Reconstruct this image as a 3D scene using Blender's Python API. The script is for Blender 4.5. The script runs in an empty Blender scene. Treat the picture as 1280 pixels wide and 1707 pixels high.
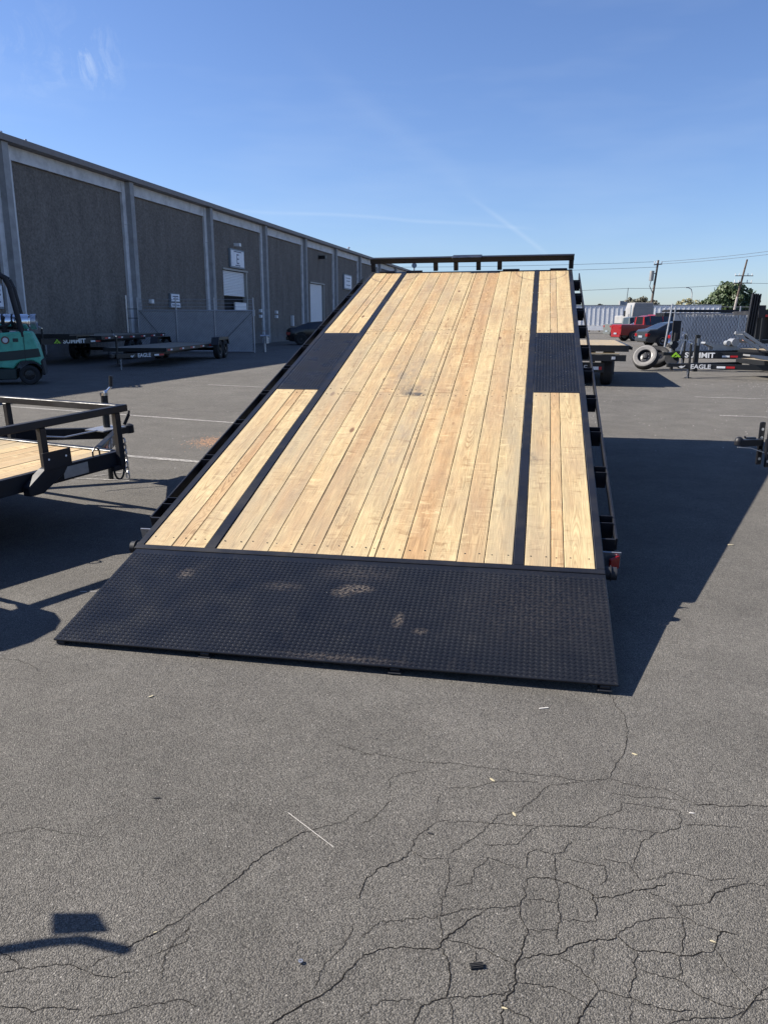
import bpy, bmesh, math, random
from mathutils import Vector, Matrix
random.seed(7)
S = bpy.context.scene
COL = S.collection
R = math.radians

# ---------------------------------------------------------------- camera
cam = bpy.data.cameras.new('camera'); co = bpy.data.objects.new('camera', cam); COL.objects.link(co); S.camera = co
PITCH, ROLL, CAMH = 0.2431, -0.0028, 1.4069
cp, sp, cr, sr = math.cos(PITCH), math.sin(PITCH), math.cos(ROLL), math.sin(ROLL)
F_ = Vector((0, cp, -sp)); R_ = Vector((1, 0, 0)); D_ = Vector((0, -sp, -cp))
r2 = cr*R_+sr*D_; d2 = -sr*R_+cr*D_
co.matrix_world = Matrix(((r2.x, -d2.x, -F_.x, 0), (r2.y, -d2.y, -F_.y, 0), (r2.z, -d2.z, -F_.z, CAMH), (0, 0, 0, 1)))
cam.sensor_fit = 'VERTICAL'; cam.sensor_height = 36; cam.lens = 36*1281.6/1707; cam.clip_end = 6000; cam.clip_start = .05
S.render.resolution_x = 767; S.render.resolution_y = 1024
# ---------------------------------------------------------------- sun, sky, exposure
SUN_AZ, SUN_EL = R(-9.5), R(38.0)          # direction the shadows fall, height of the sun
to_sun = Vector((-math.cos(SUN_AZ)*math.cos(SUN_EL), -math.sin(SUN_AZ)*math.cos(SUN_EL), math.sin(SUN_EL)))
sun = bpy.data.lights.new('sun', 'SUN'); sun.energy = 5.0; sun.angle = R(.53); sun.color = (1, .93, .83)
so = bpy.data.objects.new('sun', sun); COL.objects.link(so); so.rotation_euler = to_sun.to_track_quat('Z', 'Y').to_euler()
S.view_settings.view_transform = 'Standard'; S.view_settings.look = 'None'; S.view_settings.exposure = 1.2
S.view_settings.gamma = 1; S.view_settings.use_curve_mapping = False

class G:
    """small helper for node graphs"""
    def __init__(s, nt): s.nt = nt; s.L = nt.links
    def n(s, t, **k):
        d = s.nt.nodes.new(t)
        for a, b in k.items(): setattr(d, a, b)
        return d
    def put(s, sock, v):
        if v is None: return
        if hasattr(v, 'is_output') or isinstance(v, bpy.types.NodeSocket): s.L.new(v, sock)
        else:
            if sock.type == 'RGBA' and isinstance(v, (tuple, list)) and len(v) == 3: v = (*v, 1)
            sock.default_value = v
    def m(s, op, a, b=None, c=None, clamp=False):
        d = s.n('ShaderNodeMath', operation=op); d.use_clamp = clamp
        for i, v in enumerate((a, b, c)): s.put(d.inputs[i], v)
        return d.outputs[0]
    def vm(s, op, a, b=None, scale=None):
        d = s.n('ShaderNodeVectorMath', operation=op); s.put(d.inputs[0], a)
        if b is not None: s.put(d.inputs[1], b)
        if scale is not None: s.put(d.inputs['Scale'], scale)
        return d.outputs['Value'] if op in ('DOT_PRODUCT', 'LENGTH') else d.outputs['Vector']
    def mix(s, f, a, b, mode='MIX'):
        d = s.n('ShaderNodeMix', data_type='RGBA', blend_type=mode); s.put(d.inputs[0], f); s.put(d.inputs[6], a); s.put(d.inputs[7], b)
        return d.outputs[2]
    def ramp(s, v, stops):
        d = s.n('ShaderNodeValToRGB'); e = d.color_ramp.elements
        while len(e) < len(stops): e.new(.5)
        for x, (p, c) in zip(e, stops): x.position = p; x.color = (*c, 1) if isinstance(c, (tuple, list)) else (c, c, c, 1)
        s.put(d.inputs[0], v); return d.outputs[0]
    def mr(s, v, a, b, c=0, d=1):
        x = s.n('ShaderNodeMapRange'); s.put(x.inputs[0], v)
        for i, q in enumerate((a, b, c, d)): s.put(x.inputs[i+1], q)
        return x.outputs[0]
    def noise(s, vec, scale, detail=2, rough=.5, dist=0):
        d = s.n('ShaderNodeTexNoise'); s.put(d.inputs['Vector'], vec); d.inputs['Scale'].default_value = scale
        d.inputs['Detail'].default_value = detail; d.inputs['Roughness'].default_value = rough; d.inputs['Distortion'].default_value = dist
        return d.outputs[0]
    def vor(s, vec, scale, feat='F1', rnd=1):
        d = s.n('ShaderNodeTexVoronoi', feature=feat); s.put(d.inputs['Vector'], vec); d.inputs['Scale'].default_value = scale
        d.inputs['Randomness'].default_value = rnd; return d
    def sep(s, v):
        d = s.n('ShaderNodeSeparateXYZ'); s.put(d.inputs[0], v); return d.outputs
    def comb(s, x, y, z):
        d = s.n('ShaderNodeCombineXYZ')
        for i, v in enumerate((x, y, z)): s.put(d.inputs[i], v)
        return d.outputs[0]

# sky in the world
W = bpy.data.worlds.new('World'); S.world = W; W.use_nodes = True
g = G(W.node_tree); nt = W.node_tree
bg = nt.nodes['Background']; bg.inputs['Strength'].default_value = .05
sky = g.n('ShaderNodeTexSky', sky_type='NISHITA'); sky.sun_disc = False
sky.sun_elevation = SUN_EL; sky.sun_rotation = math.atan2(to_sun.x, to_sun.y)
sky.altitude = 0; sky.air_density = 1.0; sky.dust_density = .35; sky.ozone_density = 2.2
tc = g.n('ShaderNodeTexCoord').outputs['Generated']
def skydir(px, py):
    v = F_ + r2*((px-640)/1281.6) + d2*((py-853.5)/1281.6); return v.normalized()
def band(p, q, w0, strength, nscale):
    """a thin high contrail: a great-circle band in the sky between two directions"""
    a, b = skydir(*p), skydir(*q); nrm = a.cross(b).normalized(); t = (b-a).normalized()
    warp = g.m('MULTIPLY', g.m('SUBTRACT', g.noise(tc, 5, 2), .5), .016)
    dd = g.m('ABSOLUTE', g.m('ADD', g.vm('DOT_PRODUCT', tc, tuple(nrm)), warp))
    along = g.vm('DOT_PRODUCT', tc, tuple(t))
    m1 = g.mr(dd, w0, 0, 0, 1)
    lo, hi = a.dot(t), b.dot(t); e = (hi-lo)*.25
    m2 = g.m('MULTIPLY', g.mr(along, lo-e, lo+e, 0, 1), g.mr(along, hi+e*.2, hi-e*.6, 0, 1))
    n = g.mr(g.noise(tc, nscale, 4, .6), .3, .7, .35, 1)
    return g.m('MULTIPLY', g.m('MULTIPLY', g.m('MULTIPLY', m1, m2), n), strength)
c1 = band((540, 120), (800, 340), .018, .05, 6)
c2 = band((800, 345), (915, 425), .004, .13, 9)
c3 = band((370, 347), (880, 383), .003, .13, 9)
wd = skydir(148, 96)
prox = g.mr(g.vm('LENGTH', g.vm('SUBTRACT', tc, tuple(wd))), .045, .0, 0, 1)
wisp = g.m('MULTIPLY', prox, g.mr(g.noise(g.vm('MULTIPLY', tc, (1.0, 1.0, .6)), 26, 6, .7, 1.4), .48, .78, 0, .5))
pr2 = g.mr(g.vm('LENGTH', g.vm('SUBTRACT', tc, tuple(skydir(60, 75)))), .08, .0, 0, 1)
wisp2 = g.m('MULTIPLY', pr2, g.mr(g.noise(tc, 18, 5, .7, 1.4), .5, .85, 0, .2))
haze_n = g.mr(g.noise(g.vm('MULTIPLY', tc, (1, 1, 5)), 2.2, 4, .6), .5, .8, 0, .10)
tot = g.m('ADD', g.m('ADD', g.m('ADD', c1, c2), c3), g.m('ADD', g.m('ADD', wisp, wisp2), haze_n), clamp=True)
scol = g.mix(tot, g.mix(1, sky.outputs[0], (.90, 1.03, 1.36, 1), 'MULTIPLY'), (8.0, 8.8, 9.6))
g.L.new(scol, bg.inputs['Color'])

# ---------------------------------------------------------------- materials
MATS = {}
def mat(name, col=(.5, .5, .5), rough=.6, metal=0, spec=.5, var=0, vscale=6, bump=0, bscale=60, dirt=0, dcol=(.2, .17, .14), dscale=3):
    m = bpy.data.materials.new(name); m.use_nodes = True; MATS[name] = m
    b = m.node_tree.nodes['Principled BSDF']; gg = G(m.node_tree)
    b.inputs['Roughness'].default_value = rough; b.inputs['Metallic'].default_value = metal; b.inputs['Specular IOR Level'].default_value = spec
    ob = gg.n('ShaderNodeTexCoord').outputs['Object']; c = (*col, 1)
    if var:
        f = gg.mr(gg.noise(ob, vscale, 4, .6), .25, .75, 1-var, 1+var); c = gg.mix(1, c, gg.comb(f, f, f), 'MULTIPLY')
    if dirt:
        c = gg.mix(gg.mr(gg.noise(ob, dscale, 5, .65), .5, .72, 0, dirt), c, (*dcol, 1))
        gg.put(b.inputs['Roughness'], gg.mr(gg.noise(ob, dscale, 5, .65), .4, .7, rough, min(1, rough+.3)))
    gg.put(b.inputs['Base Color'], c)
    if bump:
        bn = gg.n('ShaderNodeBump'); bn.inputs['Strength'].default_value = bump; bn.inputs['Distance'].default_value = .01
        gg.put(bn.inputs['Height'], gg.noise(ob, bscale, 3)); gg.put(b.inputs['Normal'], bn.outputs[0])
    return m
mat('black_steel', (.009, .010, .014), .38, 0, .3, var=.25, vscale=4, dirt=.2, dcol=(.035, .035, .04), dscale=3)
mat('black_steel_dull', (.016, .017, .021), .5, 0, .4, var=.3, dirt=.3, dcol=(.06, .055, .05))
mat('trailer_black', (.010, .011, .013), .42, 0, .45, var=.2)
mat('rubber', (.018, .018, .019), .8, var=.25, vscale=14, bump=.2)
mat('tyre_grey', (.17, .165, .16), .8, var=.2, vscale=20)
mat('rim_black', (.02, .02, .022), .35)
mat('galvanised', (.42, .43, .45), .38, .8, var=.2, vscale=15)
mat('chrome', (.85, .85, .85), .2, 1, var=.1)
mat('white_paint', (.72, .73, .74), .4, var=.06)
mat('white_tape', (.75, .76, .78), .3)
mat('red_tape', (.45, .015, .02), .35)
mat('red_lens', (.20, .006, .008), .25)
mat('lettering_white', (.85, .86, .86), .4)
mat('lettering_grey', (.60, .61, .62), .4)
mat('logo_green', (.30, .60, .03), .4)
mat('concrete_light', (.62, .625, .63), .85, var=.16, vscale=2.5, bump=.25, bscale=40, dirt=.5, dcol=(.27, .27, .27), dscale=1.3)
mat('concrete_grey', (.32, .32, .32), .85, var=.18, vscale=3, bump=.25, bscale=40, dirt=.3, dcol=(.15, .15, .155), dscale=1.6)
mat('roof_cap', (.20, .175, .165), .6, var=.15)
mat('roof_skin', (.25, .25, .25), .8, var=.15)
mat('door_slats', (.80, .81, .82), .5, var=.05)
mat('jamb', (.34, .33, .30), .6)
mat('dark_inside', (.01, .01, .01), .9)
mat('sign_frame', (.20, .24, .28), .5)
mat('sign_face', (.78, .80, .84), .5, var=.12, vscale=5)
mat('sign_blue', (.03, .12, .45), .5)
mat('sign_ink', (.12, .14, .20), .6)
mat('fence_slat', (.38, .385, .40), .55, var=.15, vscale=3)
mat('fence_slat_lit', (.52, .525, .53), .5, var=.14, vscale=3)  # lighter copy of the slat colour, with light put into it
mat('fence_wire', (.45, .46, .48), .5, .6)
mat('fence_wire_dark', (.06, .063, .07), .6)
mat('green_paint', (.09, .44, .31), .35, var=.12, vscale=5, dirt=.6, dcol=(.05, .10, .09), dscale=4)
mat('dark_stripe', (.015, .03, .03), .4)
mat('sticker_brown', (.14, .05, .04), .5)
mat('glass', (.012, .014, .017), .06, 0, .9)
mat('car_grey', (.045, .052, .062), .22, .3, .6)
mat('car_black', (.010, .010, .012), .2, 0, .6)
mat('car_red', (.19, .012, .015), .25, 0, .6)
mat('car_silver', (.16, .17, .165), .3, .4, .6)
mat('car_white', (.68, .69, .70), .28, 0, .6)
mat('car_blue', (.02, .03, .07), .25, 0, .6)
mat('box_white', (.72, .73, .74), .45, var=.06, vscale=1.5)
mat('truck_grey', (.24, .24, .24), .5, var=.15, vscale=1)
mat('pole_wood', (.10, .075, .06), .9, var=.3, vscale=2)
mat('pole_pale', (.30, .27, .25), .9, var=.2, vscale=2)
mat('wire', (.06, .06, .07), .6)
mat('bark', (.09, .07, .05), .9, var=.3)
mat('aluminium', (.32, .33, .34), .42, .5, var=.15)
mat('rust_pink', (.30, .16, .13), .8, var=.3)
mat('yellow_tag', (.55, .42, .05), .5)
mat('leaf_dry', (.40, .35, .23), .7)
mat('pebble', (.45, .43, .40), .8, var=.3)
mat('sawdust', (.50, .27, .14), .9, var=.2)
mat('crack_dark', (.014, .0125, .011), .95, spec=0)

def wood(name, sap, heart, ring, seam=.5, sat=1.0, stains=False):
    m = bpy.data.materials.new(name); m.use_nodes = True; MATS[name] = m
    gg = G(m.node_tree); b = m.node_tree.nodes['Principled BSDF']
    tcn = gg.n('ShaderNodeTexCoord'); ob = tcn.outputs['Object']; uv = tcn.outputs['UV']
    oi = gg.n('ShaderNodeObjectInfo'); rnd = oi.outputs['Random']
    off = gg.m('MULTIPLY', rnd, 61.3)
    x, y, z = gg.sep(ob)
    yy = gg.m('ADD', y, off)
    lowx = gg.noise(gg.comb(off, gg.m('MULTIPLY', yy, .55), 0), 1, 2)
    lowd = gg.noise(gg.comb(5.3, gg.m('MULTIPLY', yy, .38), off), 1, 3, .55)
    wob = gg.m('MULTIPLY', gg.m('SUBTRACT', gg.noise(gg.comb(gg.m('MULTIPLY', x, 6), gg.m('MULTIPLY', yy, 1.6), 0), 2.2, 3, .6), .5), .007)
    # knots: sparse spots that bend the grain
    kv = gg.vor(gg.comb(gg.m('ADD', gg.m('MULTIPLY', x, 5.5), off), gg.m('MULTIPLY', yy, 1.9), 0), 1)
    kd = gg.m('MULTIPLY', kv.outputs['Distance'], .16)
    ksel = gg.m('GREATER_THAN', gg.sep(kv.outputs['Color'])[0], .28)
    kmask = gg.m('MULTIPLY', gg.mr(kd, .0, .055, 1, 0), ksel)
    kcore = gg.m('MULTIPLY', gg.mr(kd, .010, .017, 1, 0), gg.m('MULTIPLY', ksel, gg.m('GREATER_THAN', gg.sep(kv.outputs['Color'])[1], .12)))
    xx = gg.m('ADD', x, gg.m('MULTIPLY', gg.m('SUBTRACT', lowx, .5), .13))
    dep = gg.m('ADD', .006, gg.m('MULTIPLY', gg.m('ABSOLUTE', gg.m('SUBTRACT', lowd, .42)), .22))
    d = gg.m('SQRT', gg.m('ADD', gg.m('MULTIPLY', xx, xx), gg.m('MULTIPLY', dep, dep)))
    d = gg.m('ADD', gg.m('ADD', d, wob), gg.m('MULTIPLY', gg.m('MULTIPLY', kmask, kmask), .022))
    ring_s = gg.m('SINE', gg.m('MULTIPLY', d, 1200))
    ringm = gg.m('POWER', gg.mr(ring_s, -1, 1, 0, 1), 2.6)
    fibre = gg.noise(gg.comb(gg.m('MULTIPLY', x, 420), gg.m('MULTIPLY', yy, 7), z), 1, 2)
    blotch = gg.noise(gg.comb(gg.m('MULTIPLY', x, 9), gg.m('MULTIPLY', yy, .9), off), 1.3, 4, .6)
    tone = gg.sep(oi.outputs['Color'])
    hw = gg.m('ADD', gg.mr(blotch, .3, .7, -.35, .38), gg.m('ADD', gg.m('MULTIPLY', tone[0], .85), gg.mr(gg.m('ABSOLUTE', x), .03, .07, .12, -.3)), clamp=True)
    c = gg.mix(hw, (*sap, 1), (*heart, 1))
    c = gg.mix(gg.m('MULTIPLY', ringm, gg.mr(gg.noise(gg.comb(gg.m('MULTIPLY', x, 14), yy, off), 1.5, 2), .35, .65, .06, gg.mr(tone[1], 0, 1, .25, .85))), c, (*ring, 1))
    fb = gg.m('MULTIPLY', gg.mr(fibre, .3, .7, .66, 1.26), gg.mr(gg.noise(gg.comb(gg.m('MULTIPLY', x, 45), gg.m('MULTIPLY', yy, 1.3), off), 1, 3, .6), .3, .7, .86, 1.1)); c = gg.mix(1, c, gg.comb(fb, fb, fb), 'MULTIPLY')
    # cross figure: short pale and dark ripples across the board
    rip = gg.noise(gg.comb(gg.m('MULTIPLY', x, 7), gg.m('MULTIPLY', gg.m('ADD', yy, wob), 26), off), 1, 3, .7, .8)
    ripm = gg.m('MULTIPLY', gg.mr(rip, .57, .70, 0, .6), gg.mr(gg.noise(gg.comb(gg.m('MULTIPLY', x, 8), gg.m('MULTIPLY', yy, 2.6), off), 1, 2), .42, .55, 0, 1))
    dripm = gg.m('MULTIPLY', gg.mr(rip, .44, .34, 0, .5), gg.mr(gg.noise(gg.comb(gg.m('MULTIPLY', x, 8), gg.m('MULTIPLY', yy, 2.6), off), 1, 2), .42, .55, 0, 1))
    c = gg.mix(dripm, c, (*ring, 1))
    c = gg.mix(ripm, c, tuple(min(1, v*1.3) for v in sap)+(1,))
    c = gg.mix(gg.m('MULTIPLY', gg.m('MULTIPLY', kmask, gg.m('SUBTRACT', 1, kmask)), .7, clamp=True), c, tuple(min(1, v*1.25) for v in sap)+(1,))
    c = gg.mix(gg.m('MULTIPLY', kcore, .9), c, (.13, .06, .028, 1))
    c = gg.mix(gg.m('MULTIPLY', tone[2], gg.mr(gg.noise(gg.comb(gg.m('MULTIPLY', x, 5), gg.m('MULTIPLY', yy, 1.1), off), 1.2, 4, .6), .35, .62, .1, 1)), c, (.25, .225, .165, 1))
    if stains:
        u, v, _ = gg.sep(uv)
        def spot(cx, cy, rx, ry, st, ns, c0):
            dx = gg.m('DIVIDE', gg.m('SUBTRACT', u, cx), rx); dy = gg.m('DIVIDE', gg.m('SUBTRACT', v, cy), ry)
            q = gg.m('SQRT', gg.m('ADD', gg.m('MULTIPLY', dx, dx), gg.m('MULTIPLY', dy, dy)))
            nn = gg.noise(gg.vm('MULTIPLY', uv, (2.2, 1, 1)), ns, 5, .7)
            mm = gg.m('MULTIPLY', gg.mr(q, .1, 1, 1, 0), gg.mr(nn, .38, .62, 0, st)); return gg.m('MULTIPLY', mm, 1, clamp=True), c0
        for (sp_) in ((-.05, 2.33, .13, .05, 2.2, 9, (.035, .033, .032)), (-.10, 2.42, .20, .14, .9, 9, (.085, .078, .07)), (-.15, 2.74, .36, .6, .75, 3, (.19, .165, .13)), (-.02, 1.5, .16, 1.1, .42, 4, (.22, .20, .17)),
                      (-.95, 5.0, .25, .5, .5, 5, (.22, .17, .13)), (.85, 1.25, .05, .14, .9, 14, (.05, .05, .05)), (-.65, 1.2, .25, .5, .3, 4, (.24, .20, .16))):
            k, c0 = spot(*sp_); c = gg.mix(k, c, (*c0, 1))
        for cx in (-.90, .86):      # worn circles near the head of the deck
            dx = gg.m('SUBTRACT', u, cx); dy = gg.m('MULTIPLY', gg.m('SUBTRACT', v, 6.36), .75)
            q = gg.m('ABSOLUTE', gg.m('SUBTRACT', gg.m('SQRT', gg.m('ADD', gg.m('MULTIPLY', dx, dx), gg.m('MULTIPLY', dy, dy))), .29))
            c = gg.mix(gg.m('MULTIPLY', gg.mr(q, .003, .017, .62, 0), gg.mr(gg.noise(uv, 5, 3), .35, .55, .5, 1)), c, (.10, .07, .055, 1))
        gen = gg.mr(gg.noise(gg.vm('MULTIPLY', uv, (1, .6, 1)), 2.0, 5, .65), .42, .72, 0, .45)
        c = gg.mix(gen, c, (.24, .18, .13, 1))
    gg.put(b.inputs['Base Color'], c); b.inputs['Roughness'].default_value = .62; b.inputs['Specular IOR Level'].default_value = .3
    bn = gg.n('ShaderNodeBump'); bn.inputs['Strength'].default_value = .35; bn.inputs['Distance'].default_value = .0015
    gg.put(bn.inputs['Height'], gg.m('ADD', gg.m('MULTIPLY', ringm, -.4), gg.m('ADD', fibre, gg.m('MULTIPLY', rip, 1.5)))); gg.put(b.inputs['Normal'], bn.outputs[0])
    return m
wood('deck_wood', (.50, .392, .215), (.415, .265, .132), (.19, .105, .045), stains=True)
wood('side_wood', (.50, .385, .215), (.41, .28, .15), (.20, .11, .05))
wood('old_wood', (.34, .30, .26), (.26, .22, .19), (.08, .06, .05))

# plate with dust, scuffs and painted lug highlights
def plate_mat():
    m = bpy.data.materials.new('tread_plate'); m.use_nodes = True; MATS['tread_plate'] = m
    gg = G(m.node_tree); b = m.node_tree.nodes['Principled BSDF']
    ob = gg.n('ShaderNodeTexCoord').outputs['Object']; x, y, z = gg.sep(ob)
    c = gg.mix(gg.mr(gg.noise(ob, 2.2, 5, .65), .3, .75, 0, 1), (.006, .007, .010, 1), (.013, .014, .017, 1))
    c = gg.mix(gg.mr(gg.noise(gg.vm('MULTIPLY', ob, (3, 1, 1)), 5, 6, .75), .56, .80, 0, .3), c, (.05, .045, .04, 1))
    scr = gg.noise(gg.vm('MULTIPLY', ob, (3, 60, 1)), 2.2, 3, .6); scr2 = gg.noise(gg.vm('MULTIPLY', ob, (70, 4, 1)), 2.0, 3, .6)
    c = gg.mix(gg.m('MULTIPLY', gg.m('ADD', gg.mr(scr, .66, .72, 0, .5), gg.mr(scr2, .66, .72, 0, .5)), gg.mr(gg.noise(ob, 2.5, 3), .45, .65, 0, 1), clamp=True), c, (.085, .08, .075, 1))
    lug_glint = gg.mr(z, .0008, .0018, 0, 1)
    for cx, cy, rx, ry, st in ((.06, -.25, .10, .045, .75), (.0, -.29, .07, .05, .5), (-.83, -.21, .05, .06, .45), (.30, -.48, .03, .07, .6), (.41, -.55, .045, .03, .4), (-.30, -.27, .12, .05, .22), (.02, -.12, .25, .09, .15), (.9, -.3, .5, .4, .08), (.1, -.77, .35, .03, .25)):
        dx = gg.m('DIVIDE', gg.m('SUBTRACT', x, cx), rx); dy = gg.m('DIVIDE', gg.m('SUBTRACT', y, cy), ry)
        q = gg.m('SQRT', gg.m('ADD', gg.m('MULTIPLY', dx, dx), gg.m('MULTIPLY', dy, dy)))
        nn = gg.noise(ob, 60, 4, .7)
        c = gg.mix(gg.m('MULTIPLY', gg.mr(q, .2, 1, 1, 0), gg.mr(nn, .44, .60, 0, st), clamp=True), c, (.20, .165, .13, 1))
    c = gg.mix(gg.m('MULTIPLY', lug_glint, gg.mr(gg.noise(ob, 9, 3), .35, .65, .02, .35)), c, (.06, .06, .065, 1))  # highlight on the lug tops, put into the colour
    gg.put(b.inputs['Base Color'], c)
    gg.put(b.inputs['Roughness'], gg.mr(gg.noise(ob, 6, 4), .3, .7, .22, .42)); b.inputs['Specular IOR Level'].default_value = .26
    bn = gg.n('ShaderNodeBump'); bn.inputs['Strength'].default_value = .25; bn.inputs['Distance'].default_value = .002
    gg.put(bn.inputs['Height'], gg.noise(ob, 120, 2)); gg.put(b.inputs['Normal'], bn.outputs[0])
plate_mat()

def asphalt():
    m = bpy.data.materials.new('asphalt'); m.use_nodes = True; MATS['asphalt'] = m
    gg = G(m.node_tree); b = m.node_tree.nodes['Principled BSDF']
    ob = gg.n('ShaderNodeTexCoord').outputs['Object']
    warp = gg.vm('ADD', ob, gg.vm('SCALE', gg.n('ShaderNodeTexNoise').outputs['Color'], scale=0))
    v1 = gg.vor(ob, 270); v2 = gg.vor(ob, 110)
    n1 = gg.noise(ob, 330, 4, .7)
    big = gg.noise(ob, .35, 5, .6); mid = gg.noise(ob, 2.3, 5, .62); mid2 = gg.noise(ob, 14, 4, .6)
    st = gg.sep(v1.outputs['Color'])[0]; st2 = gg.sep(v2.outputs['Color'])[1]
    f = gg.m('MULTIPLY', gg.mr(st, 0, 1, .60, 1.42), gg.mr(n1, .3, .7, .45, 1.55))
    f = gg.m('MULTIPLY', f, gg.mr(v1.outputs['Distance'], .35, .8, 1.06, .62))
    f = gg.m('MULTIPLY', f, gg.mr(big, .3, .7, .88, 1.12)); f = gg.m('MULTIPLY', f, gg.mr(mid, .3, .7, .86, 1.14)); f = gg.m('MULTIPLY', f, gg.mr(mid2, .3, .7, .93, 1.07))
    c = gg.mix(1, (.126, .1185, .1060, 1), gg.comb(f, f, f), 'MULTIPLY')
    c = gg.mix(gg.m('MULTIPLY', gg.m('GREATER_THAN', st2, .93), gg.mr(v2.outputs['Distance'], .15, .35, .7, 0)), c, (.34, .32, .29, 1))   # pale stones
    # old stains and oil spots
    c = gg.mix(gg.mr(gg.noise(ob, .9, 6, .7), .60, .78, 0, .34), c, (.07, .065, .060, 1))
    gg.put(b.inputs['Base Color'], c)
    b.inputs['Roughness'].default_value = .88; b.inputs['Specular IOR Level'].default_value = .25
    h = gg.m('ADD', gg.m('MULTIPLY', v1.outputs['Distance'], -.7), gg.m('ADD', gg.m('MULTIPLY', n1, .6), gg.m('MULTIPLY', mid2, 1.4)))
    bn = gg.n('ShaderNodeBump'); bn.inputs['Strength'].default_value = .9; bn.inputs['Distance'].default_value = .005
    gg.put(bn.inputs['Height'], h); gg.put(b.inputs['Normal'], bn.outputs[0])
asphalt()

def worn_line():
    m = bpy.data.materials.new('worn_line_paint'); m.use_nodes = True; MATS['worn_line_paint'] = m
    gg = G(m.node_tree); b = m.node_tree.nodes['Principled BSDF']; ob = gg.n('ShaderNodeTexCoord').outputs['Object']
    k = gg.m('MULTIPLY', gg.mr(gg.noise(ob, 34, 5, .75), .42, .58, 0, 1), gg.mr(gg.noise(ob, 2.2, 3), .35, .6, .35, 1))
    gg.put(b.inputs['Base Color'], gg.mix(k, (.11, .103, .096, 1), (.36, .345, .32, 1))); b.inputs['Roughness'].default_value = .85
worn_line()

def aggregate():
    m = bpy.data.materials.new('aggregate'); m.use_nodes = True; MATS['aggregate'] = m
    gg = G(m.node_tree); b = m.node_tree.nodes['Principled BSDF']; ob = gg.n('ShaderNodeTexCoord').outputs['Object']
    f = gg.m('MULTIPLY', gg.mr(gg.noise(ob, 11, 4, .75), .3, .7, .62, 1.4), gg.mr(gg.noise(gg.vm('MULTIPLY', ob, (1.6, 1, .45)), .8, 5, .65), .3, .7, .80, 1.2))
    c = gg.mix(1, (.158, .141, .124, 1), gg.comb(f, f, f), 'MULTIPLY')
    x, y, z = gg.sep(ob)
    c = gg.mix(gg.m('MULTIPLY', gg.mr(z, .9, .2, 0, .7), gg.mr(gg.noise(ob, 1.5, 4), .4, .6, .3, 1)), c, (.2, .2, .2, 1))
    streak = gg.noise(gg.comb(gg.m('MULTIPLY', x, 2.5), 0, gg.m('MULTIPLY', z, .12)), 1.5, 4, .6)
    c = gg.mix(gg.mr(streak, .60, .75, 0, .5), c, (.06, .057, .055, 1))
    gg.put(b.inputs['Base Color'], c); b.inputs['Roughness'].default_value = .95
    bn = gg.n('ShaderNodeBump'); bn.inputs['Strength'].default_value = .5; bn.inputs['Distance'].default_value = .02
    gg.put(bn.inputs['Height'], gg.noise(ob, 14, 4, .7)); gg.put(b.inputs['Normal'], bn.outputs[0])
aggregate()

def foliage(name, a, b_):
    m = bpy.data.materials.new(name); m.use_nodes = True; MATS[name] = m
    gg = G(m.node_tree); b = m.node_tree.nodes['Principled BSDF']
    r = gg.n('ShaderNodeNewGeometry').outputs['Random Per Island']
    gg.put(b.inputs['Base Color'], gg.mix(r, (*a, 1), (*b_, 1))); b.inputs['Roughness'].default_value = .6
foliage('leaf_dark', (.02, .038, .012), (.060, .092, .030))
foliage('leaf_olive', (.06, .062, .038), (.115, .105, .07))
foliage('leaf_pale', (.14, .14, .06), (.26, .23, .12))

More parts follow.
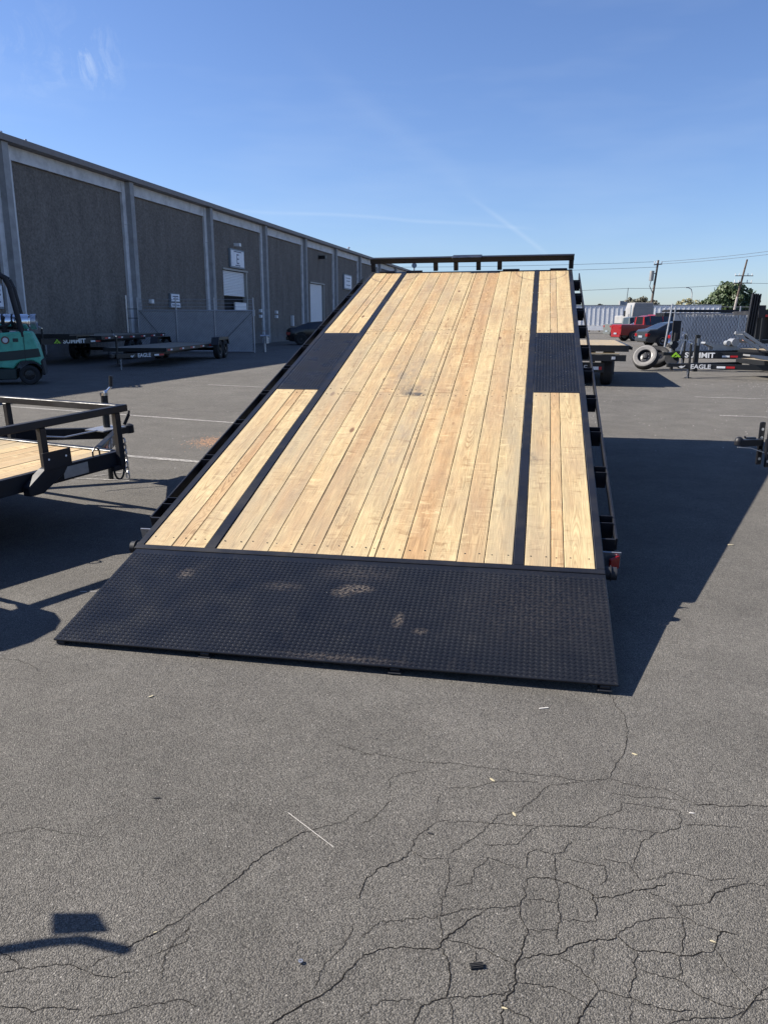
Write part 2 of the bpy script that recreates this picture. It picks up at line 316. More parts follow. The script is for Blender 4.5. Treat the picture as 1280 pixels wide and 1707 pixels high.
# ---------------------------------------------------------------- mesh helpers
class MB:
    def __init__(s): s.v = []; s.f = []; s.mi = []; s.uvf = None
    def add(s, vs, fs, mi=0, M=None):
        o = len(s.v)
        for v in vs:
            v = Vector(v); s.v.append(M @ v if M else v)
        for f in fs: s.f.append([i+o for i in f]); s.mi.append(mi)
        return s
    def box(s, x0, x1, y0, y1, z0, z1, mi=0, M=None):
        return s.add([(x0, y0, z0), (x1, y0, z0), (x1, y1, z0), (x0, y1, z0), (x0, y0, z1), (x1, y0, z1), (x1, y1, z1), (x0, y1, z1)],
                     [(0, 3, 2, 1), (4, 5, 6, 7), (0, 1, 5, 4), (1, 2, 6, 5), (2, 3, 7, 6), (3, 0, 4, 7)], mi, M)
    def beam(s, a, b, w, h, mi=0, up=(0, 0, 1), M=None):
        a = Vector(a); b = Vector(b); d = (b-a); L = d.length; d.normalize(); up = Vector(up)
        if abs(d.dot(up)) > .98: up = Vector((0, 1, 0))
        sx = d.cross(up).normalized(); uz = sx.cross(d)
        vs = []
        for t in (0, L):
            for i, j in ((-1, -1), (1, -1), (1, 1), (-1, 1)): vs.append(a+d*t+sx*(i*w/2)+uz*(j*h/2))
        return s.add(vs, [(0, 1, 2, 3), (7, 6, 5, 4), (0, 4, 5, 1), (1, 5, 6, 2), (2, 6, 7, 3), (3, 7, 4, 0)], mi, M)
    def tube(s, a, b, r, n=10, r2=None, mi=0, M=None):
        a = Vector(a); b = Vector(b); d = (b-a).normalized(); r2 = r if r2 is None else r2
        up = Vector((0, 0, 1)) if abs(d.z) < .95 else Vector((1, 0, 0))
        p = d.cross(up).normalized(); q = d.cross(p)
        vs = [a+(p*math.cos(t)+q*math.sin(t))*r for t in [2*math.pi*i/n for i in range(n)]]+[b+(p*math.cos(t)+q*math.sin(t))*r2 for t in [2*math.pi*i/n for i in range(n)]]
        fs = [(i, (i+1) % n, n+(i+1) % n, n+i) for i in range(n)]+[tuple(range(n))[::-1], tuple(range(n, 2*n))]
        return s.add(vs, fs, mi, M)
    def path(s, pts, r, n=8, mi=0, M=None):
        for a, b in zip(pts, pts[1:]): s.tube(a, b, r, n, mi=mi, M=M)
        return s
    def lathe(s, prof, n=24, M=None, mi=0):
        """profile of (radius, height along y)"""
        vs = []; k = len(prof)
        for i in range(n):
            t = 2*math.pi*i/n
            for r, y in prof: vs.append((r*math.cos(t), y, r*math.sin(t)))
        fs = []
        for i in range(n):
            j = (i+1) % n
            for q in range(k-1): fs.append((i*k+q, i*k+q+1, j*k+q+1, j*k+q))
        return s.add(vs, fs, mi, M)
    def prism(s, poly, y0, y1, mi=0, M=None):
        """polygon in x,z extruded along y"""
        n = len(poly); vs = [(x, y0, z) for x, z in poly]+[(x, y1, z) for x, z in poly]
        return s.add(vs, [tuple(range(n)), tuple(range(2*n-1, n-1, -1))]+[(i, n+i, n+(i+1) % n, (i+1) % n) for i in range(n)], mi, M)
    def link(s, p0, size, axis, r, M=None, mi=0):
        """one oval chain link as a thin ring"""
        n = 10; pts = []
        for i in range(n+1):
            t = 2*math.pi*i/n; pts.append(Vector(p0)+Vector(axis)*(math.cos(t)*size*.55)+Vector((0, 0, 1))*(math.sin(t)*size))
        return s.path(pts, r, 5, mi, M)
    def build(s, name, mats, parent=None, M=None, smooth=False, bevel=0, kind=None):
        me = bpy.data.meshes.new(name); me.from_pydata([tuple(v) for v in s.v], [], s.f); me.update()
        if isinstance(mats, str): mats = [mats]
        for m in mats: me.materials.append(MATS[m])
        if len(mats) > 1: me.polygons.foreach_set('material_index', s.mi)
        bm = bmesh.new(); bm.from_mesh(me); bmesh.ops.recalc_face_normals(bm, faces=bm.faces); bm.to_mesh(me); bm.free()
        o = bpy.data.objects.new(name, me); COL.objects.link(o)
        if parent: o.parent = parent
        if M is not None: o.matrix_basis = M
        if smooth:
            me.polygons.foreach_set('use_smooth', [True]*len(me.polygons))
            if hasattr(me, 'set_sharp_from_angle'): me.set_sharp_from_angle(angle=R(38))
        if bevel:
            b = o.modifiers.new('bevel', 'BEVEL'); b.width = bevel; b.segments = 1; b.limit_method = 'ANGLE'
        if kind: o['kind'] = kind
        return o
def tag(o, label=None, cat=None, group=None, kind=None):
    if label: o['label'] = label
    if cat: o['category'] = cat
    if group: o['group'] = group
    if kind: o['kind'] = kind
    return o
def thing(name, label, cat, loc=(0, 0, 0), rz=0, group=None):
    o = bpy.data.objects.new(name, None); COL.objects.link(o); o.location = loc; o.rotation_euler = (0, 0, rz); o.empty_display_size = .1
    return tag(o, label, cat, group)
def copy_tree(o, parent=None):
    c = o.copy(); COL.objects.link(c); c.parent = parent
    for ch in list(o.children): copy_tree(ch, c)
    return c
T = Matrix.Translation
def frame(o, x, y, z):
    M = Matrix.Identity(4)
    for i, v in enumerate((x, y, z, o)):
        for j in range(3): M[j][i] = v[j]
    return M
def text_part(txt, size, name, material, parent, M, extrude=.002, xs=1.0, bold=.0, label=None):
    cu = bpy.data.curves.new('lettering', 'FONT'); cu.body = txt; cu.size = size; cu.extrude = extrude; cu.offset = bold; cu.resolution_u = 3
    t = bpy.data.objects.new('tmp', cu); COL.objects.link(t); bpy.context.view_layer.update()
    me = bpy.data.meshes.new_from_object(t.evaluated_get(bpy.context.evaluated_depsgraph_get())); bpy.data.objects.remove(t)
    me.name = name; me.materials.clear(); me.materials.append(MATS[material])
    o = bpy.data.objects.new(name, me); COL.objects.link(o); o.parent = parent; o.matrix_basis = M @ Matrix.Diagonal((xs, 1, 1, 1))
    return o
def wheel(parent, c, r, w, rim='rim_black', yaw=0, M=None, side=1, n=28):
    """a wheel whose axle is local y"""
    b = MB(); ri = r*.6
    b.lathe([(ri, -w*.42), (r*.80, -w*.5), (r*.93, -w*.46), (r, -w*.34), (r, w*.34), (r*.93, w*.46), (r*.80, w*.5), (ri, w*.42), (ri, -w*.42)], n)
    base = (M if M else Matrix.Identity(4)) @ T(c) @ Matrix.Rotation(yaw, 4, 'Z')
    o = b.build('wheel', 'rubber', parent, base, smooth=True)
    q = MB(); s_ = side
    q.lathe([(ri*1.0, s_*w*.42), (ri*.92, s_*w*.40), (ri*.86, s_*w*.16), (ri*.35, s_*w*.22), (ri*.32, s_*w*.40), (0.001, s_*w*.42)], n)
    q.lathe([(ri*1.0, -s_*w*.42), (ri*.86, -s_*w*.1), (.001, -s_*w*.1)], n)
    for k in range(6):
        a = 2*math.pi*k/6; q.tube((math.cos(a)*ri*.5, s_*w*.2, math.sin(a)*ri*.5), (math.cos(a)*ri*.5, s_*w*.27, math.sin(a)*ri*.5), ri*.055, 6)
    q.build('rim', rim, o, smooth=True)
    return o

# ---------------------------------------------------------------- the setting: ground, lines, cracks
b = MB(); b.add([(-2500, -400, 0), (2500, -400, 0), (2500, 5000, 0), (-2500, 5000, 0)], [(0, 1, 2, 3)])
tag(b.build('asphalt_ground', 'asphalt'), kind='structure')

def strip(pts, w, z, name, material, jit=0):
    b = MB(); vs = []; fs = []
    for i, p in enumerate(pts):
        a = Vector(pts[max(0, i-1)]); c = Vector(pts[min(len(pts)-1, i+1)]); d = (c-a).normalized(); n = Vector((-d.y, d.x))
        ww = w*(1+jit*random.uniform(-1, 1))/2
        vs += [(p[0]+n.x*ww, p[1]+n.y*ww, z), (p[0]-n.x*ww, p[1]-n.y*ww, z)]
    for i in range(len(pts)-1): fs.append((2*i, 2*i+1, 2*i+3, 2*i+2))
    b.add(vs, fs); return b.build(name, material)
def seg(a, c, n): return [(a[0]+(c[0]-a[0])*i/n, a[1]+(c[1]-a[1])*i/n) for i in range(n+1)]
for a, c, w in (((-9.5, 14.55), (1.6, 9.05), .10), ((-7.0, 9.85), (1.0, 6.6), .10), ((-4.0, 17.6), (2.0, 14.8), .09), ((5.2, 11.95), (12, 9.6), .09), ((6.0, 15.0), (13, 12.8), .09), ((-3.25, 6.98), (-2.3, 6.82), .03), ((-2.7, 7.0), (-2.45, 7.25), .03)):
    tag(strip(seg(a, c, 12), w, .004, 'parking_line', 'worn_line_paint', .15), kind='structure')

CRACKS = [(0.0032,[(0.885,2.722),(0.875,2.645),(0.887,2.573),(0.871,2.481),(0.842,2.395),(0.803,2.304),(0.759,2.246),(0.715,2.165)]),(0.0032,[(0.715,2.165),(0.631,2.15),(0.555,2.173),(0.481,2.185),(0.358,2.217),(0.227,2.249),(0.102,2.256),(-0.014,2.3),(-0.078,2.305)]),(0.002,[(0.715,2.165),(0.784,2.127),(0.876,2.106),(0.917,2.057),(0.935,2.03)]),(0.0046,[(0.935,2.03),(0.985,2.033),(1.027,2.021),(1.087,2.026),(1.163,2.025)]),(0.002,[(0.631,2.15),(0.515,2.126),(0.457,2.055),(0.416,2.015),(0.402,1.992),(0.334,1.977),(0.278,1.897),(0.19,1.815),(0.171,1.802)]),(0.002,[(0.195,2.111),(0.285,2.115),(0.359,2.149),(0.489,2.146)]),(0.002,[(0.173,2.078),(0.16,2.03)]),(0.002,[(0.718,2.04),(0.705,2.001),(0.641,1.971),(0.574,1.926),(0.483,1.929),(0.442,1.926),(0.403,1.89),(0.374,1.849),(0.276,1.842)]),(0.0046,[(-0.065,1.636),(-0.043,1.715),(-0.01,1.752),(0.05,1.783),(0.077,1.821)]),(0.0032,[(0.077,1.821),(0.087,1.868),(0.155,1.946)]),(0.002,[(0.155,1.946),(0.247,1.947),(0.301,1.94),(0.442,1.926)]),(0.0032,[(0.877,2.002),(0.868,1.964),(0.847,1.92),(0.764,1.892),(0.717,1.857),(0.689,1.805),(0.666,1.767)]),(0.002,[(0.718,2.04),(0.806,2.017),(0.877,2.002)]),(0.002,[(0.483,1.929),(0.574,1.923),(0.717,1.913),(0.766,1.899)]),(0.0032,[(0.379,1.753),(0.39,1.791),(0.399,1.816),(0.423,1.829),(0.457,1.804),(0.495,1.817),(0.523,1.863)]),(0.0046,[(0.366,1.682),(0.373,1.711),(0.394,1.719),(0.449,1.708),(0.512,1.677)]),(0.0046,[(0.512,1.677),(0.528,1.66),(0.536,1.643),(0.586,1.651),(0.658,1.674),(0.73,1.695)]),(0.002,[(0.473,1.797),(0.536,1.772),(0.592,1.76),(0.577,1.706),(0.552,1.688)]),(0.002,[(0.59,1.785),(0.655,1.773),(0.668,1.706)]),(0.0032,[(0.461,1.804),(0.457,1.753),(0.446,1.705),(0.449,1.671),(0.436,1.627),(0.43,1.574),(0.415,1.539),(0.407,1.495)]),(0.0046,[(-0.059,1.451),(-0.008,1.48),(0.058,1.485),(0.124,1.48),(0.141,1.508),(0.173,1.538),(0.241,1.594)]),(0.0032,[(0.241,1.594),(0.258,1.607),(0.338,1.615),(0.361,1.654),(0.362,1.682)]),(0.0046,[(0.338,1.615),(0.335,1.574),(0.344,1.538),(0.328,1.5),(0.312,1.458),(0.302,1.444),(0.293,1.414),(0.293,1.388),(0.274,1.359),(0.254,1.339),(0.242,1.278)]),(0.0046,[(0.303,1.449),(0.342,1.463),(0.4,1.465),(0.427,1.486),(0.484,1.507),(0.537,1.51),(0.549,1.524)]),(0.0032,[(0.549,1.524),(0.605,1.559),(0.657,1.575),(0.728,1.58)]),(0.0032,[(0.4,1.465),(0.436,1.432),(0.457,1.401),(0.468,1.368)]),(0.0046,[(0.468,1.368),(0.45,1.348),(0.421,1.316),(0.389,1.279)]),(0.0032,[(0.468,1.368),(0.5,1.358),(0.532,1.35),(0.549,1.336),(0.597,1.321),(0.656,1.317)]),(0.0032,[(0.583,1.477),(0.561,1.415),(0.541,1.377),(0.53,1.352)]),(0.002,[(0.492,1.495),(0.474,1.44)]),(0.0046,[(0.549,1.524),(0.564,1.5),(0.583,1.477),(0.651,1.473),(0.676,1.461),(0.724,1.47),(0.763,1.478),(0.802,1.535),(0.837,1.527)]),(0.0032,[(0.141,1.508),(0.185,1.499),(0.241,1.476),(0.274,1.449),(0.293,1.435)]),(0.0046,[(0.132,1.485),(0.15,1.439),(0.148,1.396),(0.134,1.347)]),(0.0046,[(0.134,1.347),(0.087,1.331),(0.055,1.278)]),(0.0032,[(0.134,1.347),(0.177,1.347),(0.24,1.359),(0.26,1.355),(0.294,1.397)]),(0.0046,[(0.528,1.66),(0.528,1.616),(0.513,1.564)]),(0.002,[(0.513,1.564),(0.469,1.569),(0.43,1.574)]),(0.0046,[(0.81,1.628),(0.84,1.661),(0.89,1.684),(0.941,1.698)]),(0.002,[(0.658,1.674),(0.698,1.65),(0.722,1.617),(0.784,1.623),(0.81,1.628)]),(0.002,[(0.722,1.617),(0.73,1.585),(0.757,1.555),(0.836,1.525)]),(0.002,[(0.941,1.698),(0.988,1.684)]),(0.0032,[(0.769,1.321),(0.783,1.337),(0.81,1.345),(0.831,1.345)]),(0.0032,[(0.586,1.288),(0.65,1.302),(0.717,1.302),(0.769,1.321)]),(0.002,[(0.362,1.637),(0.39,1.637),(0.434,1.627)]),(0.002,[(0.344,1.538),(0.401,1.536),(0.415,1.539)]),(0.0032,[(0.139,1.583),(0.14,1.553),(0.141,1.508)]),(0.002,[(-0.053,1.508),(-0.009,1.562),(0.037,1.567),(0.139,1.583),(0.203,1.606),(0.258,1.607)]),(0.002,[(0.174,1.79),(0.172,1.704),(0.156,1.659),(0.139,1.583)]),(0.002,[(0.17,1.687),(0.228,1.693),(0.238,1.74),(0.282,1.793),(0.369,1.747)]),(0.002,[(0.668,1.706),(0.73,1.718),(0.763,1.739),(0.824,1.725),(0.843,1.709),(0.92,1.716)]),(0.002,[(0.077,1.821),(0.11,1.789),(0.174,1.79)]),(0.002,[(0.728,1.58),(0.708,1.515),(0.681,1.464)]),(0.002,[(0.676,1.461),(0.666,1.415),(0.653,1.398)]),(0.002,[(0.293,1.388),(0.341,1.384),(0.38,1.372),(0.427,1.34),(0.45,1.324)]),(0.002,[(0.871,1.935),(0.944,1.935),(1.03,1.921)]),(0.002,[(0.693,2.088),(0.775,2.067),(0.852,2.065),(0.92,2.041)]),(0.002,[(0.569,1.423),(0.613,1.406),(0.651,1.394),(0.679,1.357),(0.728,1.329),(0.769,1.321)]),(0.002,[(0.767,1.487),(0.773,1.433),(0.79,1.39),(0.805,1.349)]),(0.002,[(0.139,1.343),(0.147,1.315),(0.143,1.278)]),(0.002,[(0.249,1.331),(0.286,1.308),(0.315,1.286)]),(0.002,[(0.529,1.34),(0.513,1.286)]),(0.002,[(0.022,2.11),(0.017,2.153),(0.058,2.188),(0.12,2.206)]),(0.0032,[(-0.067,1.931),(-0.021,1.968),(0.007,2.021),(0.031,2.061)]),(0.002,[(0.212,1.476),(0.21,1.431)]),(0.002,[(-0.047,1.3),(-0.007,1.338),(0.061,1.347)]),(0.0046,[(-0.119,1.945),(-0.227,1.896),(-0.323,1.802),(-0.373,1.72),(-0.445,1.624),(-0.49,1.565),(-0.593,1.482)]),(0.002,[(-0.069,2.001),(-0.119,1.945)]),(0.002,[(-0.53,1.456),(-0.459,1.5),(-0.462,1.555)]),(0.0032,[(-0.884,1.467),(-0.857,1.46),(-0.833,1.446),(-0.815,1.422)]),(0.0032,[(-0.856,1.408),(-0.814,1.42),(-0.764,1.427),(-0.706,1.434),(-0.69,1.429),(-0.658,1.414)]),(0.002,[(-0.658,1.414),(-0.643,1.447),(-0.614,1.461)]),(0.002,[(-0.658,1.414),(-0.617,1.401),(-0.582,1.406),(-0.547,1.422)]),(0.0032,[(-0.815,1.325),(-0.781,1.321),(-0.725,1.314),(-0.693,1.323),(-0.634,1.316)]),(0.002,[(-0.614,1.296),(-0.562,1.307),(-0.516,1.322),(-0.475,1.334),(-0.433,1.343),(-0.384,1.325)]),(0.0046,[(-0.243,1.277),(-0.198,1.309),(-0.114,1.368),(-0.052,1.453)]),(0.002,[(-1.655,3.044),(-1.56,3.032),(-1.45,2.957),(-1.421,2.918)]),(0.002,[(-0.488,1.392),(-0.494,1.448),(-0.487,1.5),(-0.459,1.546)]),(0.002,[(-0.162,2.368),(-0.038,2.293)]),(0.002,[(-0.069,1.557),(-0.094,1.483),(-0.132,1.432),(-0.153,1.368)]),(0.002,[(0.876,2.772),(0.876,2.697)]),(0.002,[(0.739,1.297),(0.803,1.356),(0.857,1.387)]),(0.002,[(-1.135,1.861),(-0.991,1.914),(-0.823,1.875)])]
def crack_net():
    b = MB()
    for width, pts in CRACKS:
        # subdivide with a little wander
        P = [Vector(p) for p in pts]; Q = [P[0]]
        for a, c in zip(P, P[1:]):
            d = c-a; L = d.length
            if L < 1e-5: continue
            n = max(1, int(L/.009)); nn = Vector((-d.y, d.x))/L; amp = .0024
            for i in range(1, n+1):
                q = a+d*(i/n)
                if i < n: q = q+nn*random.gauss(0, amp)*(1 if n > 1 else 0)
                Q.append(q)
        vs = []; fs = []; m = len(Q); ph = random.uniform(0, 9)
        for i, p in enumerate(Q):
            a = Q[max(0, i-1)]; c = Q[min(m-1, i+1)]; d = (c-a)
            d = d.normalized() if d.length > 1e-6 else Vector((1, 0)); n = Vector((-d.y, d.x))
            w = max(.0014, width*.47*(.75+.25*abs(math.sin(i*.07+ph))+random.uniform(-.25, .35)))*.5*min(1, .5+i/4, .5+(m-1-i)/4)
            vs += [(p.x+n.x*w, p.y+n.y*w, .0012), (p.x-n.x*w, p.y-n.y*w, .0012)]
        for i in range(m-1): fs.append((2*i, 2*i+1, 2*i+3, 2*i+2))
        b.add(vs, fs)
    tag(b.build('asphalt_cracks', 'crack_dark'), kind='structure')
crack_net()

# ---------------------------------------------------------------- warehouse
WL = math.hypot(1, .2259)
wd_ = Vector((.2259/WL, 1/WL, 0)); wo_ = Vector((-wd_.y, wd_.x, 0))     # along the wall, into the building
ware = thing('warehouse', 'long grey concrete tilt-up warehouse with pale pilasters, in shade', 'warehouse', (-19.819, 0, 0))
WM = frame((0, 0, 0), wd_, wo_, (0, 0, 1)); HT = 7.57
PC = [29.5+8.18*k for k in range(-4, 10)]
S0, S1 = PC[0]-.5, PC[-1]+.5
b = MB(); b.box(S0, S1, .32, 45, 0, HT-.1); b.build('building_body', 'concrete_grey', ware, WM)
b = MB(); b.box(S0-.1, S1+.1, -.42, .30, HT-.19, HT+.02); b.build('roof_cap', 'roof_cap', ware, WM)
b = MB(); b.box(S0-.05, S1+.05, .305, 45.1, HT-.095, HT-.02); b.build('roof', 'roof_skin', ware, WM)
for k, c in enumerate(PC):
    b = MB()
    b.box(c-.5, c-.23, -.06, .31, 0, HT-.2, 0); b.box(c-.225, c+.10, -.30, .31, 0, HT-.2, 1); b.box(c+.105, c+.5, -.06, .31, 0, HT-.2, 0)
    b.box(c-.5, c-.23, -.067, -.06, 5.55, 5.565, 1)
    b.build('pilaster', ['concrete_light', 'concrete_grey'], ware, WM, bevel=.02)
DOORS = {4+2: (47.75, 51.2, 0, 4.3), 4+4: (63.9, 67.5, 0, 4.28), 4-2: (16.5, 19.8, 0, 4.3)}
for k in range(len(PC)-1):
    a, c = PC[k]+.505, PC[k+1]-.505
    b = MB(); b.box(a, c, -.03, .31, 6.90, HT-.2); b.box(a, c, -.055, -.032, 6.885, 6.925); b.build('header_band', 'concrete_light', ware, WM)
    b = MB()
    if k in DOORS:
        d0, d1, z0, z1 = DOORS[k]
        b.box(a, d0, .06, .31, 0, 6.88); b.box(d1, c, .06, .31, 0, 6.88); b.box(d0, d1, .06, .31, z1, 6.88)
    else: b.box(a, c, .06, .31, 0, 6.88)
    b.build('wall_panel', 'aggregate', ware, WM)
def roll_door(d0, d1, zbot, ztop, name='roll_up_door'):
    b = MB(); n = int((ztop-zbot)/.085); h = (ztop-zbot)/n
    for i in range(n):
        z = zbot+i*h; b.prism([(0, 0), (h*.2, -.035), (h*.75, -.035), (h*.97, 0)], d0, d1, M=Matrix(((0, 1, 0, 0), (0, 0, 1, .17), (1, 0, 0, z), (0, 0, 0, 1))))
    return b.build(name, 'door_slats', ware, WM)
roll_door(47.8, 51.0, 2.86, 4.28); roll_door(63.95, 67.2, 0.02, 4.26); roll_door(16.55, 19.7, .02, 4.28)
for d0, d1, z0, z1 in DOORS.values():
    b = MB(); b.box(d1-.14, d1-.01, .0, .3, 0, z1-.01); b.build('door_jamb', 'jamb', ware, WM)
    b = MB(); b.box(d0-.1, d1+.1, -.02, .055, z1+.005, z1+.11); b.build('door_lintel', 'jamb', ware, WM)
b = MB(); b.box(47.76, 51.0, .27, .31, 0, 2.84); b.build('door_dark_sheet', 'dark_inside', ware, WM)  # black sheet in the doorway, darkness of the interior put into its colour
b = MB(); b.box(49.3, 51.03, .05, .12, 2.0, 2.5)
for z in (2.1, 2.24, 2.38): b.box(49.34, 51.0, .03, .048, z, z+.05)
b.build('dock_shutter', 'door_slats', ware, WM)
def wall_sign(name, label, s0, s1, z0, z1, txt=None, parent=ware, face='sign_face', tsize=.5, cat='sign'):
    t = thing(name, label, cat, tuple(ware.matrix_basis.translation*0+Vector((-19.819, 0, 0))+wd_*((s0+s1)/2)+Vector((0, 0, z0))), math.atan2(wd_.y, wd_.x))
    w = (s1-s0)/2; b = MB(); b.box(-w, w, -.06, .05, 0, z1-z0); b.build('frame', 'sign_frame', t)
    b = MB(); b.box(-w*.9, w*.9, -.08, -.062, (z1-z0)*.08, (z1-z0)*.92); b.build('face', face, t)
    if txt:
        for q, (s, sz, x, z) in enumerate(txt):
            if s == '-': MB().box(x-sz/2, x+sz/2, -.083, -.081, z, z+.06).build('print_line', 'sign_ink' if face == 'sign_face' else 'white_paint', t)
            elif s == 'o': MB().lathe([(0, 0), (sz, 0), (sz, .003), (0, .003)], 16).build('symbol', 'white_paint', t, T((x, -.085, z)))
            else: text_part(s, sz, 'lettering', 'sign_ink', t, T((x, -.083, z)) @ Matrix.Rotation(R(90), 4, 'X'))
    return t
wall_sign('unit_sign', 'square framed unit sign above the half open roll-up door', 48.6, 50.7, 4.48, 5.55, [('E', .82, -.22, .24), ('-', 1.1, 0, .90), ('-', .7, 0, .12)])
wall_sign('wall_sign', 'pale square sign on the far wall panel beyond the second roll-up door', 73.3, 75.9, 4.2, 5.5, [('-', 1.6, 0, .95), ('-', 1.2, 0, .7), ('-', 1.4, 0, .35)])
wall_sign('wall_notice', 'small white notice high on the wall above the gate, between two pilasters', 41.05, 42.0, 2.33, 2.74, [('-', .5, 0, .12), ('-', .6, 0, .24)])
wall_sign('wall_notice', 'wider white notice just under the smaller one above the gate', 41.0, 42.05, 2.05, 2.3, [('-', .8, 0, .10)])
wall_sign('accessible_parking_sign', 'small blue parking sign on the pale pilaster behind the gate', 45.75, 46.2, 1.95, 2.5, [('-', .22, 0, .12), ('o', .1, 0, .30)], face='sign_blue')
wall_sign('wall_notice', 'white notice behind the forklift at the left edge of the photo', 28.15, 28.8, 1.8, 2.65, [('-', .4, 0, .6), ('-', .4, 0, .45), ('-', .35, 0, .2)])
# light fixtures, meters, vents on the wall and roof
def wall_box(name, label, cat, s, z, w, h, d, m, extra=None):
    t = thing(name, label, cat, tuple(Vector((-19.819, 0, z))+wd_*s), math.atan2(wd_.y, wd_.x))
    b = MB(); b.box(-w/2, w/2, .0, .059, 0, h); b.build('back_plate', m, t)
    b = MB(); b.prism([(-w/2, 0), (w/2, 0), (w/2*.8, h), (-w/2*.8, h)], -d, -.002); b.build('housing', m, t, bevel=.01)
    return t
wall_box('wall_light', 'small pale flood light above the square unit sign', 'light', 49.6, 5.72, .3, .18, .3, 'white_paint')
wall_box('wall_light', 'dark hooded wall light above the closed far roll-up door', 'light', 66.4, 6.25, .45, .25, .5, 'trailer_black')
wall_box('electrical_box', 'tall pale narrow box on the wall behind the black sedan', 'box', 59.35, 1.05, .28, .75, .12, 'concrete_light')
for s, z, lab in ((56.1, 1.9, 'upper pale switch box on the blank wall panel left of the black sedan'), (56.1, 1.6, 'lower pale switch box on the blank wall panel left of the black sedan'),
                  (53.2, 1.95, 'upper pale switch box beside the pilaster right of the gate'), (53.2, 1.6, 'lower pale switch box beside the pilaster right of the gate'), (39.2, 2.2, 'small pale box on the wall just above the left part of the gate')):
    wall_box('wall_plate', lab, 'box', s, z, .25, .2, .1, 'white_paint')['group'] = 'small boxes on the warehouse wall'
for s, lab in ((29.9, 'short roof pipe near the left end of the roof edge'), (31.2, 'short roof pipe second from the left end of the roof edge'), (75.7, 'dark capped roof vent far along the roof edge'), (47, None)):
    if not lab: continue
    t = thing('roof_vent', lab, 'vent', tuple(Vector((-19.819, 0, HT+.02))+wd_*s+wo_*.15))
    hh = .3 if s > 60 else .12
    b = MB(); b.tube((0, 0, 0), (0, 0, hh), .07 if s > 60 else .04, 8); b.build('pipe', 'galvanised', t)
    b = MB(); b.tube((0, 0, hh), (0, 0, hh+.1), .16 if s > 60 else .06, 8, .05); b.build('cap', 'galvanised', t)

# ---------------------------------------------------------------- main tilt-deck trailer
u = Vector((.98152867, -.19121136, .00629996)).normalized(); e = Vector((.18220586, .94432739, .27394671)).normalized()
e = (e-u*e.dot(u)).normalized(); n_ = u.cross(e)
Kr = Vector((1.05567778, 3.48776089, .23142327+.006)); K0 = Kr-u*1.22
a1 = .245; w_ = Vector((-math.sin(-.1924), math.cos(-.1924), 0)); w_ = (w_-u*w_.dot(u)).normalized(); nf = u.cross(w_)
dpl = (w_*math.cos(a1)+nf*math.sin(a1)).normalized(); npl = u.cross(dpl)
main = thing('tilt_deck_trailer', 'big black tilt-deck trailer with tan wood deck tipped down to the asphalt', 'trailer', (K0.x, K0.y, 0))
iP = T(-Vector((K0.x, K0.y, 0)))
DM = iP @ frame(K0, u, e, n_); PM = iP @ frame(K0, u, dpl, npl)
LP = .800; DL = 6.483
def part(b, name, m, M=DM, **k): return b.build(name, m, main, M, **k)
# approach plate with raised lugs
def lugs(x0, x1, y0, y1, p=.0205):
    b = MB(); q = .0165; dx = q*math.sqrt(.5); j = 0; y = y0+.006
    while y < y1-.004:
        x = x0+.006+(dx if j % 2 else 0)
        while x < x1-.004:
            a = R(45 if j % 2 else -45)+random.uniform(-.05, .05); ca, sa = math.cos(a), math.sin(a)
            L, w, h = .0086, .0029, .0021
            pts = [(-L, 0, .0002), (0, -w, .0002), (L, 0, .0002), (0, w, .0002), (-L*.55, 0, h), (L*.55, 0, h)]
            b.add([(x+u_*ca-v_*sa, y+u_*sa+v_*ca, z) for u_, v_, z in pts], [(0, 1, 5, 4), (1, 2, 5), (2, 3, 4, 5), (3, 0, 4)])
            x += dx*2
        y += dx; j += 1
    return b
b = MB(); b.box(-1.205, 1.22, -LP, -.001, -.009, 0); pl = part(b, 'approach_plate', 'tread_plate', PM, bevel=.002)
lugs(-1.20, 1.215, -LP+.004, -.03).build('tread_lugs', 'tread_plate', pl, kind='stuff')
b = MB(); b.box(-1.2, 1.2, -LP+.03, -LP+.08, -.03, -.0085)
for x in (-1.0, -.4, .2, .8): b.box(x, x+.05, -LP+.085, -.05, -.05, -.0085)
b.build('plate_stiffener', 'black_steel_dull', pl)
for x in (-1.175, -.49, .34, 1.17):
    b = MB(); b.box(x-.028, x+.028, -LP-.008, -LP+.05, -.034, -.0255); b.box(x-.02, x+.02, -LP-.001, -LP+.02, -.025, -.0098); b.build('foot_tab', 'black_steel_dull', pl, bevel=.003)
# frame of the deck
FT = .004
def bar(x0, x1, y0, y1, name='deck_rail', z0=-.12, z1=FT, m='black_steel'): 
    b = MB(); b.box(x0, x1, y0, y1, z0, z1); return part(b, name, m, bevel=.003)
bar(-1.22, 1.22, .002, .040, 'hinge_beam', -.11, FT); bar(-1.2, 1.2, -.05, .0015, 'hinge_plate', -.03, -.014, 'black_steel_dull')
bar(-1.22, -1.178, .042, DL); bar(1.178, 1.22, .042, DL)
bar(-.830, -.772, .042, DL, 'centre_strip', -.10, .003); bar(.783, .836, .042, DL, 'centre_strip', -.10, .003)
bar(-1.176, 1.176, DL-.045, DL, 'head_beam', -.12, .001)
bar(-1.176, -.832, 2.395, 2.415, 'cross_strip', -.06, .002); bar(.838, 1.176, 2.395, 2.415, 'cross_strip', -.06, .002)
for sx in (-1, 1):
    x0, x1 = (-1.176, -.832) if sx < 0 else (.838, 1.176)
    b = MB(); b.box(x0, x1, 2.417, 3.90, -.008, .001); f = part(b, 'fender_plate', 'tread_plate', DM)
    q = lugs(x0+.006, x1-.006, 2.425, 3.892, .0205); q.build('tread_lugs', 'tread_plate', f, M=T((0, 0, .001)), kind='stuff')
    bar(x0, x1, 3.902, 3.918, 'cross_strip', -.06, .002)
